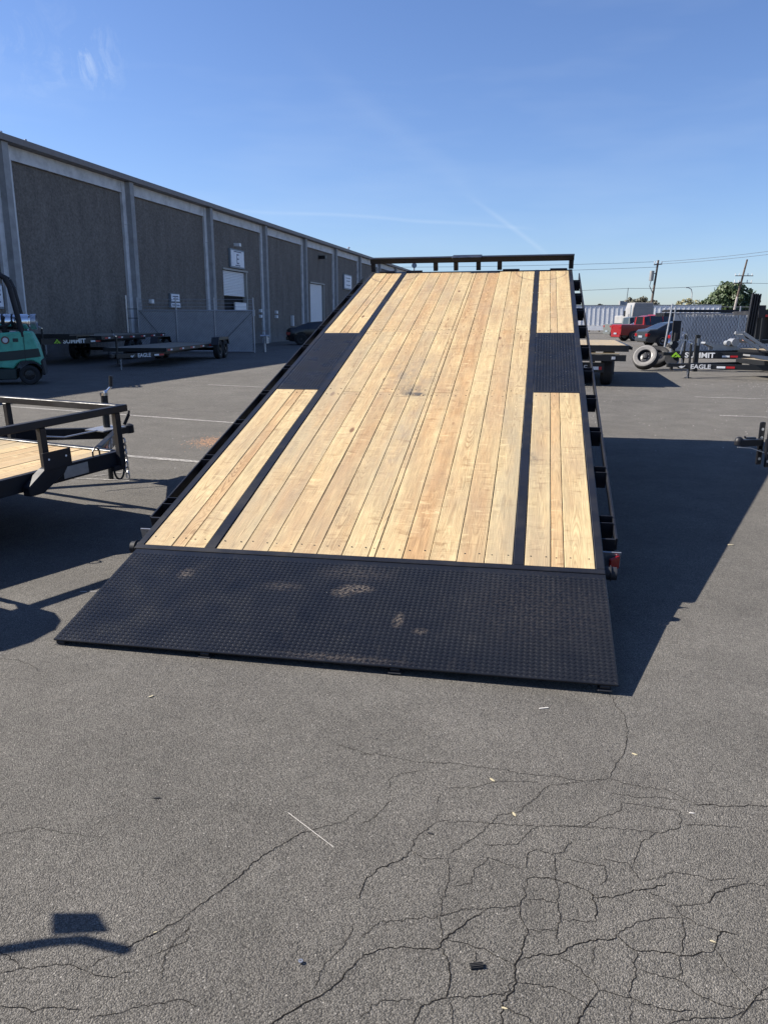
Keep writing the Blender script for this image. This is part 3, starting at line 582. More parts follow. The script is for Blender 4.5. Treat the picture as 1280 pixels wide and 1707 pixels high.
# boards: every one a part
def board(x0, x1, y0, y1, tone, m='deck_wood', th=.038, M=DM, parent=main, z=0.0):
    g_ = random.uniform(.0015, .0028); w = (x1-x0)/2-g_; L = (y1-y0)/2-.0015; b = MB(); ny = 10; nz = 0
    vs = []; sag = random.uniform(-.0012, .0008)
    for i in range(ny+1):
        y = -L+2*L*i/ny; dz = sag+.0007*math.sin(i*1.3+x0*20)
        dx = .0006*math.sin(i*.9+x0*7)
        vs += [(-w+dx, y, -th), (-w+dx, y, dz-.0018), (-w+.0022+dx, y, dz), (w-.0022+dx, y, dz), (w+dx, y, dz-.0018), (w+dx, y, -th)]
    fs = []
    for i in range(ny):
        a = i*6; c = a+6
        for k in range(6): k2 = (k+1) % 6; fs.append((a+k, a+k2, c+k2, c+k))
    fs += [tuple(range(6)), tuple(range(ny*6, ny*6+6))[::-1]]
    b.add(vs, fs)
    cx, cy = (x0+x1)/2, (y0+y1)/2
    o = b.build('board', m, parent, M @ T((cx, cy, z)))
    o.color = (tone, random.random(), max(0, random.uniform(-.5, .55)), 1)
    uvl = o.data.uv_layers.new(name='deck'); 
    for lp in o.data.loops:
        v = o.data.vertices[lp.vertex_index].co; uvl.data[lp.index].uv = (v.x+cx, v.y+cy)
    return o
XB = [-.771, -.622, -.480, -.345, -.2155, -.084, .052, .089, .230, .367, .505, .643, .782]
JT = [3.98, 2.36, 3.95, 2.36, 3.97, 2.30, None, 2.36, 3.95, 2.33, 4.0, 2.35]
J2 = [None, 3.96, None, None, 2.28, 4.02, None, None, None, None, None, 3.98]
TONE = [.25, .55, .35, .75, .45, .15, .0, .45, .95, .25, .6, .05]
for i in range(12):
    js = sorted(j for j in (JT[i], J2[i]) if j); ys = [.042]+js+[DL-.046]
    for q, (y0, y1) in enumerate(zip(ys, ys[1:])): board(XB[i], XB[i+1], y0, y1, max(0, min(1, TONE[i]+(.25 if q % 2 else 0)*random.uniform(-1, 1))), z=random.uniform(-.0012, .0008))
for xs in ([-1.177, -1.021, -.946, -.831], [.837, .966, 1.029, 1.177]):
    for i in range(3):
        for y0, y1 in ((.042, 2.394), (3.919, DL-.046)):
            board(xs[i], xs[i+1], y0, y1, (.1, .6, .05)[i]+random.uniform(-.05, .2), z=random.uniform(-.0012, .0006))
# screw heads
b = MB()
for x0, x1 in list(zip(XB, XB[1:]))+[(-1.177, -1.021), (-1.021, -.946), (-.946, -.831), (.837, .966), (.966, 1.029), (1.029, 1.177)]:
    inner = x0 > -.8 and x1 < .8
    for y in ((.125, 2.31, 2.42, 3.90, 4.03, 6.38) if inner else (.125, 2.33, 3.98, 6.38)):
        for x in ([x0+.03, x1-.03] if x1-x0 > .09 else [(x0+x1)/2]):
            x += random.uniform(-.008, .008); yy = y+random.uniform(-.006, .006); b.tube((x, yy, -.002), (x, yy, .0012), .0042, 6)
part(b, 'deck_screws', 'black_steel_dull', DM, kind='stuff')
# crossmembers and tilt frame under the deck
y = .25
while y < DL-.1:
    if not (2.45 < y < 3.85):
        b = MB(); b.box(-1.175, 1.175, y-.03, y+.03, -.115, -.042); part(b, 'crossmember', 'trailer_black')
    else:
        b = MB(); b.box(-.77, .77, y-.03, y+.03, -.115, -.042); part(b, 'crossmember', 'trailer_black')
    y += .405
for x in (-.55, .45):
    b = MB(); b.box(x, x+.1, .1, DL-.1, -.30, -.285); b.box(x, x+.1, .1, DL-.1, -.13, -.117); b.box(x+.043, x+.057, .1, DL-.1, -.285, -.13); part(b, 'deck_beam', 'trailer_black')
# rub rails and stake pockets
for sx in (-1, 1):
    b = MB(); b.box(*( (1.292, 1.304) if sx > 0 else (-1.304, -1.292)), .36, DL-.12, -.085, -.015); part(b, 'rub_rail', 'black_steel', bevel=.002)
    b = MB(); b.box(*((1.222, 1.2915) if sx > 0 else (-1.2915, -1.222)), .348, .36, -.085, -.015); part(b, 'rail_end', 'black_steel')
    y = .50
    while y < DL-.15:
        b = MB(); x0, x1 = (1.222, 1.2915) if sx > 0 else (-1.2915, -1.222)
        b.box(x0, x1, y, y+.006, -.11, -.006); b.box(x0, x1, y+.075, y+.081, -.11, -.006)
        part(b, 'stake_pocket', 'black_steel'); y += .60
    # bracket with red marker lens at the low end
    b = MB(); x0, x1 = (1.222, 1.315) if sx > 0 else (-1.315, -1.222)
    b.box(x0, x1, .255, .263, -.12, -.035); part(b, 'light_bracket', 'galvanised')
    b = MB(); b.tube((sx*1.222, .08, -.045), (sx*1.28, .08, -.045), .032, 12); b.tube((sx*1.25, .08, -.045), (sx*1.252, .08, -.045), .040, 12); part(b, 'hinge_pin', 'black_steel_dull', smooth=True)
    if sx < 0: continue
    b = MB(); x0, x1 = (1.232, 1.322)
    b.box(-.032, .032, -.008, .008, -.04, .035); b.build('marker_light', 'red_lens', main, DM @ T((1.283, .235, -.085)) @ Matrix.Rotation(R(38), 4, 'Z'), bevel=.004)
# head rail
HR = .165
bz = lambda x0, x1, z0, z1, y0, y1, nm, m='black_steel': part(MB().box(x0, x1, y0, y1, z0, z1), nm, m, bevel=.003)
bz(-1.235, 1.235, HR-.062, HR, DL+.005, DL+.055, 'head_rail'); bz(-1.238, 1.238, HR+.0005, HR+.006, DL-.02, DL+.058, 'head_rail_lip')
for x in (-1.205, -.42, -.17, .105, .36, 1.205):
    bz(x-.027, x+.027, .006, HR-.063, DL+.008, DL+.052, 'head_post')
bz(-.21, .145, HR+.007, HR+.013, DL-.07, DL+.085, 'step_plate', 'tread_plate'); bz(-.2, .13, HR-.03, HR+.0065, DL-.06, DL-.05, 'step_lip')
for x in (-1.02, -.68, .5, 1.06): bz(x-.1, x+.1, .0045, .02, DL-.03, DL+.0, 'stop_block', 'trailer_black')
# running gear (horizontal frame standing on its wheels)
ch = MB(); wc = K0+e*3.15; hd = Vector((e.x, e.y, 0)).normalized(); sd = Vector((hd.y, -hd.x, 0))
CM = iP @ frame((wc.x, wc.y, 0), sd, hd, (0, 0, 1))
for x in (-.42, .42): ch.box(x-.05, x+.05, -1.3, 5.0, .48, .66)
for y in (-.9, 0.2, 1.4, 2.6, 3.9): ch.box(-.37, .37, y, y+.08, .50, .60)
ch.beam((.42, 4.9, .57), (.06, 6.4, .57), .08, .18); ch.beam((-.42, 4.9, .57), (-.06, 6.4, .57), .08, .18)
part(ch, 'chassis', 'trailer_black', CM)
for y in (-.47, .42):
    part(MB().tube((-1.0, y, .38), (1.0, y, .38), .05, 10), 'axle', 'trailer_black', CM, smooth=True)
    for sx in (-1, 1): wheel(main, (sx*.98, y, .38), .38, .24, yaw=R(90)*(-sx), M=CM)
part(MB().tube((0, 1.5, .6), (0, 3.0, 1.15), .06, 12).tube((0, 3.0, 1.15), (0, 3.5, 1.33), .035, 10, mi=1), 'tilt_cylinder', ['trailer_black', 'chrome'], CM, smooth=True)
part(MB().tube((0, 6.3, .03), (0, 6.3, .95), .04, 10).box(-.09, .09, 6.2, 6.4, .004, .03), 'tongue_jack', 'trailer_black', CM)
part(MB().beam((0, 6.3, .57), (0, 6.85, .57), .09, .12).tube((0, 6.85, .48), (0, 6.85, .60), .06, 12), 'coupler', 'trailer_black', CM)

# ---------------------------------------------------------------- generic small trailers
def chain(parent, top, n, size=.035, name='safety_chain', m='galvanised', swing=(0, 0)):
    b = MB()
    for i in range(n):
        z = top[2]-i*size*1.5; b.link((top[0]+swing[0]*i*size, top[1]+swing[1]*i*size, z), size, (1, 0, 0) if i % 2 else (0, 1, 0), size*.22)
    return b.build(name, m, parent)
def wing_logo(parent, M, s, m):
    b = MB(); P = [(0, .35), (.5, .55), (1.0, .45), (1.5, .75), (1.25, .35), (.9, .1), (.6, 0), (.35, .15)]
    b.prism([(x*s, z*s) for x, z in P], -.002, .002); return b.build('wing_logo', m, parent, M)
def peak_logo(parent, M, s, m):
    b = MB()
    b.prism([(x*s, z*s) for x, z in [(0, 0), (.9, 1.0), (1.25, .62), (1.0, .35), (.9, .5), (.45, 0)]], -.002, .002)
    b.prism([(x*s, z*s) for x, z in [(.6, 0), (1.0, .22), (1.35, .6), (1.85, 0), (1.4, 0), (1.3, .15), (1.05, 0)]], -.002, .002)
    return b.build('peak_logo', m, parent, M)
def jack_post(parent, x, y, zt, zb, r=.03, foot=True, crank=True):
    b = MB(); b.tube((x, y, zb+.18), (x, y, zt), r, 12); b.tube((x, y, zb), (x, y, zb+.25), r*.75, 10)
    if foot: b.box(x-.08, x+.08, y-.08, y+.08, zb, zb+.012)
    o = b.build('jack', 'trailer_black', parent, smooth=True)
    if crank:
        c = MB(); c.tube((x, y, zt), (x, y, zt+.03), r*.8, 8); c.path([(x, y, zt+.02), (x+.06, y-.05, zt+.05), (x+.08, y-.06, zt+.09)], .009, 6, 0); c.tube((x+.08, y-.06, zt+.09), (x+.09, y-.065, zt+.20), .015, 8, mi=1)
        c.build('crank', ['chrome', 'trailer_black'], o, smooth=True)
    return o
def flat_trailer(name, label, loc, rz, L, Wd, zd, tongue, zt, text, tcol, tsz, logo, axles=(), fender=False, wr=.36, wood_m='old_wood', tape=True, group=None, jackz=(.2, 1.1), rail=.14, tb=.13, text_s=.3, xs=1.12, cat='trailer', ramps=False, wheels_under=False):
    """x forward to the coupler, y left; z of deck zd; origin on the ground at the deck front"""
    t = thing(name, label, cat, loc, rz, group); h = Wd/2
    for s in (-1, 1):
        MB().box(-L, 0, s*h-(.045 if s > 0 else 0), s*h+(0 if s > 0 else .045), zd-rail, zd+.005).build('side_rail', 'trailer_black', t, bevel=.004)
    MB().box(-.05, 0, -h+.046, h-.046, zd-rail, zd+.004).build('front_rail', 'trailer_black', t); MB().box(-L, -L+.05, -h+.046, h-.046, zd-rail, zd+.004).build('rear_rail', 'trailer_black', t)
    b = MB(); n = int((Wd-.1)/.14); w = (Wd-.1)/n
    for i in range(n): b.box(-L+.052, -.052, -h+.05+i*w+.003, -h+.05+(i+1)*w-.003, zd-.035, zd-random.uniform(0, .004))
    b.build('deck_boards', wood_m, t, kind='stuff')
    b = MB()
    for y in (-.4, .3): b.box(-L+.1, -.1, y, y+.1, zd-rail-.14, zd-rail-.002)
    for i in range(int(L/.6)): b.box(-L+.2+i*.6, -L+.25+i*.6, -h+.05, h-.05, zd-.1, zd-.04)
    b.build('underframe', 'trailer_black', t)
    for s in (-1, 1): MB().beam((-.1, s*h*.86, zt), (tongue, s*.05, zt), .05, tb).build('tongue_beam', 'trailer_black', t, bevel=.004)
    MB().beam((tongue-.1, 0, zt+.02), (tongue+.25, 0, zt+.02), .09, .09).tube((tongue+.27, 0, zt-.03), (tongue+.27, 0, zt+.07), .055, 12).build('coupler', 'trailer_black', t, bevel=.004)
    jack_post(t, tongue*.86, 0, jackz[1], jackz[0]); chain(t, (tongue*.9, .12, zt), 8)
    if text:
        a = Vector((-.1, h*.86, zt)); c = Vector((tongue, .05, zt)); d = (a-c).normalized(); nn = Vector((-d.y, d.x, 0)); nn = nn if nn.y > 0 else -nn
        o = c+(a-c)*text_s+nn*.036+Vector((0, 0, -tsz*.36))
        M = frame(o, d, (0, 0, 1), nn); text_part(text, tsz, 'lettering', tcol, t, M, xs=xs, bold=tsz*.03)
        ML = frame(o-d*tsz*1.9, d, -nn, (0, 0, 1))
        (peak_logo if logo == 'peak' else wing_logo)(t, ML, tsz*.75, 'logo_green' if logo == 'peak' else tcol)
        q = o+d*tsz*len(text)*.74*xs
        for kk, mm in enumerate(('white_tape', 'red_tape')):
            MB().box(kk*.22, kk*.22+.2, -.002, .002, 0, .05).build('reflector_tape', mm, t, frame(q+Vector((0, 0, .02)), d, -nn, (0, 0, 1)))
    if tape:
        x = -L+.15; k = 0
        while x < -.5:
            MB().box(x, x+.2, h+.001, h+.004, zd-rail*.75, zd-rail*.75+.05).build('reflector_tape', 'white_tape', t); MB().box(x+.205, x+.5, h+.001, h+.004, zd-rail*.75, zd-rail*.75+.05).build('reflector_tape', 'red_tape', t)
            x += 1.25
    for ax in axles:
        for s in (-1, 1): wheel(t, (ax, s*(h+.16 if fender else h-.18), wr), wr, .23, yaw=0 if s > 0 else R(180))
        MB().tube((ax, -h, wr), (ax, h, wr), .04, 8).build('axle', 'trailer_black', t)
    if fender:
        for s in (-1, 1):
            c0, c1 = min(axles)-wr-.1, max(axles)+wr+.1; zt_ = wr*2+.09; y0, y1 = (h+.02, h+.30) if s > 0 else (-h-.30, -h-.02)
            b = MB(); P = [(c0, zt_-.28), (c0+.14, zt_), (c1-.14, zt_), (c1, zt_-.28)]
            for p, q in zip(P, P[1:]): b.add([(p[0], y0, p[1]), (q[0], y0, q[1]), (q[0], y1, q[1]), (p[0], y1, p[1]), (p[0], y0, p[1]+.008), (q[0], y0, q[1]+.008), (q[0], y1, q[1]+.008), (p[0], y1, p[1]+.008)], [(0, 3, 2, 1), (4, 5, 6, 7), (0, 1, 5, 4), (1, 2, 6, 5), (2, 3, 7, 6), (3, 0, 4, 7)])
            yo = y1 if s > 0 else y0-.006
            b.prism([(c0, zt_-.28), (c0+.14, zt_), (c1-.14, zt_), (c1, zt_-.28), (c1-.07, zt_-.28), (c1-.17, zt_-.10), ((c0+c1)/2+.1, zt_-.10), ((c0+c1)/2, zt_-.17), ((c0+c1)/2-.1, zt_-.10), (c0+.17, zt_-.10), (c0+.07, zt_-.28)], yo, yo+.006)
            b.build('fender', 'trailer_black', t)
    return t
fwd = lambda x, y: math.atan2(y, x)
su = flat_trailer('flatbed_trailer', 'long black deck-over flatbed parked by the wall, lettered SUMMIT with a green peak', (-10.75, 26.6, 0), fwd(-.02, -1), 7.2, 2.45, .90, 2.0, .76, 'SUMMIT', 'lettering_white', .19, 'peak', xs=1.35, axles=(-3.2, -4.1), wr=.36, wheels_under=True, jackz=(.28, 1.15), rail=.13, tb=.18, text_s=.36)
# raised gooseneck-style rack in front of the deck
MB().box(-.1, 1.9, .9, .94, .93, .98).box(-.1, 1.9, -.94, -.90, .93, .98).box(1.2, 1.28, -.9, .9, .80, .98).build('front_rack', 'trailer_black', su)
MB().box(.1, 1.1, -.85, .85, .90, .925).build('rack_boards', 'old_wood', su)
ea = flat_trailer('car_hauler_trailer', 'low black tandem car hauler in the shade, lettered EAGLE, fenders over two wheels', (-7.75, 24.4, 0), fwd(-.04, -1), 7.0, 2.0, .58, 1.7, .40, 'EAGLE', 'lettering_grey', .16, 'wing', xs=1.2, axles=(-5.7, -6.55), fender=True, wr=.355, jackz=(.16, .95), rail=.11, tb=.13, text_s=.42)
MB().box(-7.25, -7.02, .7, .95, .5, .56).build('tail_light_bar', 'red_tape', ea)
MB().box(-7.4, -7.26, .72, .80, .44, .60).box(-7.55, -7.45, .72, .8, .40, .60).build('ramp_latch', 'galvanised', ea)

# ---------------------------------------------------------------- open utility trailer at the left
UF = Vector((.476, .878, .0)).normalized(); pitch = R(3)
ut = thing('utility_trailer', 'open utility trailer with black pipe rails and new wood deck at left', 'trailer', (-1.90, 5.40, 0), math.atan2(UF.y, UF.x))
# local x forward, y left; near (right) front corner of the deck at the origin, z .51; pitched nose-up
UM = Matrix.Rotation(-pitch, 4, 'Y'); UM = T((0, 0, .51)) @ UM
def up(b, name, m, **k): return b.build(name, m, ut, UM, **k)
UW, UL = 2.40, 4.2
up(MB().box(-UL, 0, -.05, 0, -.10, .006), 'side_rail', 'black_steel', bevel=.004); up(MB().box(-UL, 0, UW, UW+.05, -.10, .006), 'side_rail', 'black_steel', bevel=.004)
up(MB().box(-.05, 0, .001, UW-.001, -.09, .010), 'front_rail', 'black_steel', bevel=.004); up(MB().box(-UL, -UL+.05, .001, UW-.001, -.09, .004), 'rear_rail', 'black_steel')
nb = 17; bw = (UW-.004)/nb
for i in range(nb):
    board(.002+i*bw, .002+(i+1)*bw, -UL+.053, -.053, random.uniform(0, .7), 'side_wood', .035, UM @ Matrix(((0, 1, 0, 0), (1, 0, 0, 0), (0, 0, 1, 0), (0, 0, 0, 1))), ut, random.uniform(-.002, .001))
b = MB()
for i in range(7): b.box(-UL+.3+i*.6, -UL+.36+i*.6, .0, UW, -.09, -.037)
up(b, 'crossmembers', 'black_steel_dull')
RH = .305
def post(x, y): up(MB().box(x-.022, x+.022, y-.022, y+.022, -.09, RH-.026), 'rail_post', 'black_steel', bevel=.004)
for x in (-.03, -.64, -1.85, -2.9, -4.1): post(x, -.073)
for x in (-.92, -1.85, -2.9, -4.1): post(x, UW+.073)
post(-.03, UW+.073); 
for y in (1.15,): up(MB().box(-.004, .040, y-.022, y+.022, -.06, RH-.026), 'rail_post', 'black_steel', bevel=.004)
up(MB().box(-UL, .06, -.10, -.046, RH-.025, RH+.022), 'top_rail', 'black_steel', bevel=.004); up(MB().box(-UL, .0, UW+.046, UW+.10, RH-.025, RH+.022), 'top_rail', 'black_steel', bevel=.004)
up(MB().box(.006, .058, -.044, UW+.10, RH-.026, RH+.021), 'top_rail', 'black_steel', bevel=.004)
for y0 in (.22, UW-.22):
    up(MB().beam((0.001, y0, -.06), (1.08, UW/2+(-.04 if y0 < 1 else .04), -.15), .05, .10), 'tongue_beam', 'black_steel', bevel=.005)
a = Vector((0, .22, -.06)); c = Vector((1.08, UW/2-.04, -.15)); d = (c-a).normalized(); nn = Vector((d.y, -d.x, 0))
text_part('EAGLE', .105, 'lettering', 'lettering_grey', ut, UM @ frame(a+(c-a)*.50+nn*.0265-Vector((0, 0, .037)), d, (0, 0, 1), nn), xs=1.1)
wing_logo(ut, UM @ frame(a+(c-a)*.38+nn*.0265-Vector((0, 0, .03)), d, -nn, (0, 0, 1)), .07, 'lettering_grey')
up(MB().box(0, .12, -.002, .002, 0, .05), 'reflector_tape', 'red_tape').matrix_basis = UM @ frame(a+(c-a)*.25+nn*.0275-Vector((0, 0, .03)), d, -nn, (0, 0, 1))
jp = jack_post(ut, 1.03, UW/2+.03, .76, .005, r=.031, foot=False, crank=False)
cb = MB(); X, Y = 1.03, UW/2+.03
cb.tube((X, Y, .76), (X, Y, .785), .036, 12, mi=0); cb.path([(X, Y, .79), (X+.03, Y-.01, .80), (X+.05, Y-.035, .835)], .011, 8, 0); cb.tube((X+.05, Y-.035, .835), (X+.055, Y-.04, .93), .016, 10, mi=1)
cb.build('crank', ['chrome', 'trailer_black'], jp, smooth=True)
up(MB().box(.86, 1.12, UW/2-.11, UW/2+.12, -.095, -.085), 'jack_plate', 'galvanised')
up(MB().beam((1.0, UW/2+.02, -.13), (1.24, UW/2+.02, -.14), .07, .07).tube((1.27, UW/2+.02, -.18), (1.27, UW/2+.02, -.11), .045, 16).tube((1.27, UW/2+.02, -.11), (1.27, UW/2+.02, -.095), .045, 16, .02), 'coupler', 'black_steel', smooth=True, bevel=.003)
up(MB().beam((1.20, UW/2, -.09), (1.25, UW/2-.02, .0), .018, .03).tube((1.25, UW/2-.02, .0), (1.26, UW/2-.02, .03), .010, 8), 'coupler_latch', 'black_steel')
b = MB()
for i in range(7): b.link((1.10+.003*i, UW/2-.09, .345-i*.052), .034, (1, 0, 0) if i % 2 else (0, 1, 0), .0075)
b.build('safety_chain', 'galvanised', ut, smooth=True)
MB().path([(.85, UW/2-.05, .42), (.62, UW/2+.1, .39), (.45, UW/2+.22, .42)], .007, 8).build('breakaway_cable', 'galvanised', ut, UM @ T((0, 0, -.5)))
# spare wheel mount on the near side
b = MB(); b.prism([(-.70, .02), (-.49, .02), (-.49, .13), (-.70, .13)], -.135, -.127); b.box(-.67, -.66, -.1365, -.1355, .08, .09)
up(b, 'spare_mount_plate', 'black_steel', bevel=.012)
for x in (-.66, -.53): up(MB().tube((x, -.1355, .085), (x, -.1375, .085), .007, 8), 'bolt_hole', 'white_tape')
up(MB().prism([(-.82, -.12), (-.72, -.12), (-.55, -.03), (-.50, .03), (-.68, .03), (-.82, -.06)], -.126, -.056), 'mount_bracket', 'black_steel', bevel=.006)
up(MB().box(-.50, -.30, -.0528, -.051, -.085, -.01), 'data_plate', 'galvanised')
for x in (-.20, -1.0, -2.0):
    b = MB(); b.path([(x-.03, -.028, .0), (x-.028, -.028, .04), (x-.01, -.028, .06), (x+.01, -.028, .06), (x+.028, -.028, .04), (x+.03, -.028, .0)], .006, 6); up(b, 'tie_loop', 'black_steel')
up(MB().path([(-.42, UW+.02, .0), (-.415, UW+.02, .05), (-.39, UW+.02, .065), (-.37, UW+.02, .05), (-.365, UW+.02, 0)], .006, 6), 'tie_loop', 'black_steel')
# d-ring at the corner, marker box
b = MB()
for i in range(12):
    t0, t1 = math.pi*(1.0+i/12), math.pi*(1.0+(i+1)/12)
    b.tube((-.06+.045*math.cos(t0), -.075, -.11+.075*math.sin(t0)), (-.06+.045*math.cos(t1), -.075, -.11+.075*math.sin(t1)), .007, 6)
b.box(-.11, -.01, -.085, -.052, -.12, -.085); up(b, 'corner_ring', 'black_steel')
for s, y in ((-1, -.22), (1, UW+.22)):
    wheel(ut, (-2.08, y, .35), .35, .22, yaw=R(180) if s < 0 else 0)
    y0, y1 = (-.36, -.06) if s < 0 else (UW+.06, UW+.36)
    b = MB(); N = 10; P = [(-2.08+.43*math.cos(math.pi*i/N), .36+.43*math.sin(math.pi*i/N)) for i in range(N+1)]
    for p, q in zip(P, P[1:]): b.add([(p[0], y0, p[1]), (q[0], y0, q[1]), (q[0], y1, q[1]), (p[0], y1, p[1])], [(0, 1, 2, 3)])
    o = b.build('fender', 'black_steel', ut); sm = o.modifiers.new('thick', 'SOLIDIFY'); sm.thickness = .006
MB().tube((-2.08, 0, .35), (-2.08, UW, .35), .035, 8).build('axle', 'black_steel_dull', ut)
up(MB().box(-UL-.03, -UL+.0, .02, UW-.02, .0, 1.25), 'ramp_gate', 'black_steel_dull')
# made-up stand outside the frame, shaped to throw the shadow at lower left
br = thing('shadow_caster', 'unseen made-up steel stand and plate, shaped to cast the shadow at lower left', 'stand', (-2.71, 1.85, 0))
MB().tube((0, 0, 0), (0, 0, .9), .017, 10).box(-.12, .12, -.12, .12, 0, .012).build('post', 'black_steel', br)
MB().path([(0, 0, .9), (.45, -.205, .9), (.69, -.188, .9), (.80, -.162, .9), (.87, -.155, .9), (.98, -.185, .9)], .015, 10).build('arm', 'black_steel', br)
MB().add([(x, y, z) for z in (.914, .919) for x, y in ((.775, -.137), (.905, -.127), (.855, -.067), (.745, -.067))], [(0, 3, 2, 1), (4, 5, 6, 7), (0, 1, 5, 4), (1, 2, 6, 5), (2, 3, 7, 6), (3, 0, 4, 7)]).build('plate', 'black_steel', br)

# ---------------------------------------------------------------- forklift
fk = thing('forklift', 'green forklift with black overhead guard and a propane tank, at left', 'forklift', (-7.90, 18.05, 0), R(200))
# local x forward (left in the picture), y to the viewer side is +y (rotation 176 deg)
def fp(b, name, m, **k): return b.build(name, m, fk, **k)
b = MB(); b.prism([(-.045, .42), (-.02, .62), (.03, .88), (.13, 1.14), (.20, 1.18), (.9, 1.12), (1.0, 1.0), (1.0, .40), (.55, .36), (.49, .46), (.38, .53), (.14, .53), (.03, .46), (0, .42)], -.5, .5)
o = fp(b, 'counterweight_body', 'green_paint', bevel=.03)
fp(MB().prism([(-.028, .62), (.005, .80), (.4, .76), (1.3, .68), (1.3, .50), (.5, .55)], .501, .508), 'dark_band', 'dark_stripe')
fp(MB().box(.285, .293, .502, .512, .5, 1.15), 'panel_seam', 'trailer_black')
fp(MB().prism([(-.09, .20), (-.05, .56), (.02, .50), (-.02, .34), (-.0, .22)], -.5, .5), 'rear_bumper', 'rubber', bevel=.02)
fp(MB().box(.50, 2.1, -.5, .5, .12, .36), 'chassis', 'dark_stripe', bevel=.02); fp(MB().box(1.0, 2.1, -.52, .52, .36, .62), 'step', 'green_paint', bevel=.03)
for x, r_, w in ((.24, .215, .17), (1.75, .26, .22)):
    for s in (-1, 1): wheel(fk, (x, s*.46, r_), r_, w, yaw=0 if s > 0 else R(180), rim='rim_black', n=22)
for s in (-1, 1):
    fp(MB().path([(.30, s*.45, 1.05), (.38, s*.45, 1.6), (.46, s*.45, 2.1), (.54, s*.45, 2.30), (.68, s*.45, 2.39), (.8, s*.45, 2.40)], .058, 10), 'guard_post', 'black_steel_dull', smooth=True)
    fp(MB().path([(2.0, s*.45, .6), (1.75, s*.45, 2.3), (1.65, s*.45, 2.40), (.8, s*.45, 2.40)], .045, 10), 'guard_post', 'black_steel_dull', smooth=True)
for k in range(9): fp(MB().box(.62+k*.12, .645+k*.12, -.45, .45, 2.38, 2.42), 'guard_bar', 'black_steel_dull')
for k in range(3): fp(MB().box(.62, 1.65, -.25+k*.25, -.23+k*.25, 2.36, 2.378), 'guard_bar', 'black_steel_dull')
fp(MB().box(.7, 1.15, -.25, .25, 1.0, 1.12).box(.62, .74, -.25, .25, 1.12, 1.5), 'seat', 'rubber', bevel=.04)
b = MB(); b.tube((2.15, -.3, .1), (2.15, -.3, 2.2), .05, 6).tube((2.15, .3, .1), (2.15, .3, 2.2), .05, 6)
for z in (.3, 1.2, 2.1): b.box(2.12, 2.18, -.3, .3, z, z+.08)
fp(b, 'mast', 'black_steel_dull')
for y in (-.3, .2): fp(MB().box(2.25, 3.3, y, y+.11, .06, .10).box(2.25, 2.29, y, y+.11, .06, .6), 'fork', 'black_steel_dull')
fp(MB().path([(1.55, 0, 1.0), (1.3, 0, 1.3)], .02).tube((1.3, -.0, 1.28), (1.31, 0, 1.32), .17, 16), 'steering_wheel', 'rubber')
tk = thing('propane_tank', 'shiny steel propane tank strapped on the back of the forklift', 'tank', (-8.32, 17.80, 1.38), R(196))
b = MB(); b.lathe([(.0, -.42), (.10, -.40), (.165, -.34), (.165, .28), (.13, .335), (.06, .36), (0, .36)], 28)
o = b.build('tank_body', 'chrome', tk, Matrix.Rotation(R(90), 4, 'Z'), smooth=True)
b = MB(); b.lathe([(.155, -.36), (.165, -.47), (.172, -.47), (.165, -.35)], 24); b.build('collar', 'galvanised', tk, Matrix.Rotation(R(90), 4, 'Z') @ Matrix.Rotation(R(180), 4, 'Z'), smooth=True)
for x in (.02, .22): MB().lathe([(.171, -.02), (.171, .02)], 24).build('strap', 'trailer_black', tk, T((x, 0, 0)) @ Matrix.Rotation(R(90), 4, 'Z'), smooth=True)
MB().box(-.2, .3, -.14, .14, -.20, -.16).build('cradle', 'trailer_black', tk)
b = MB(); b.lathe([(.0, .0), (.085, .0), (.085, .006), (0, .006)], 20); fp(b, 'round_sticker', 'sticker_brown').matrix_basis = T((.66, .504, .98))
b = MB(); b.lathe([(.0, .0), (.055, .0), (.055, .003), (0, .003)], 20); fp(b, 'sticker_centre', 'lettering_grey').matrix_basis = T((.66, .511, .98))
fp(MB().box(.40, .51, .501, .505, .94, 1.02), 'flag_sticker', 'dark_stripe')
fp(MB().path([(.45, .2, 1.25), (.5, .35, 1.38), (.6, .4, 1.3), (.8, .38, 1.26)], .025).tube((.45, .2, 1.24), (.45, .2, 1.42), .06, 10), 'engine_hoses', 'rubber', smooth=True)

# ---------------------------------------------------------------- slatted gate by the wall
gt = thing('chain_link_gate', 'grey slatted chain-link gate with barbed wire in front of the warehouse', 'gate', (-11.1, 35.8, 0))
GW = 5.2; GH = 1.86
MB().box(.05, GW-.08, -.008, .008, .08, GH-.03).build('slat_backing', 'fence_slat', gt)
b = MB(); k = 0; x = -GH
while x < GW-.1:
    x0, x1 = max(.06, x), min(GW-.09, x+GH-.12)
    if x1 > x0: b.beam((x0, -.012, .09+(x0-x)), (x1, -.012, .09+(x1-x)), .006, .022, up=(0, -1, 0))
    x += .115
b.build('diagonal_wires', 'fence_wire_dark', gt, kind='stuff')
for i, x in enumerate((0, 1.73, 3.45, GW)): MB().tube((x, -.03, 0.0), (x, -.03, 2.42), .03, 8).build('post', 'fence_wire', gt)
MB().tube((.03, -.035, GH), (GW, -.035, GH), .025, 8).build('top_rail', 'fence_wire', gt); MB().tube((.03, -.035, .07), (GW, -.035, .07), .022, 8).build('bottom_rail', 'fence_wire', gt)
for z in (2.02, 2.18, 2.34): MB().tube((0, -.03, z), (GW, -.03, z), .007, 5).build('barbed_wire', 'fence_wire', gt)
for a, c in (((.1, GH-.05), (.95, .75)), ((GW-.1, GH-.1), (GW-1.2, .7))): MB().tube((a[0], -.04, a[1]), (c[0], -.04, c[1]), .010, 6).build('brace_rod', 'fence_wire_dark', gt)
MB().box(GW-.03, GW+.06, -.06, .02, 1.62, 1.9).build('latch', 'fence_wire', gt)
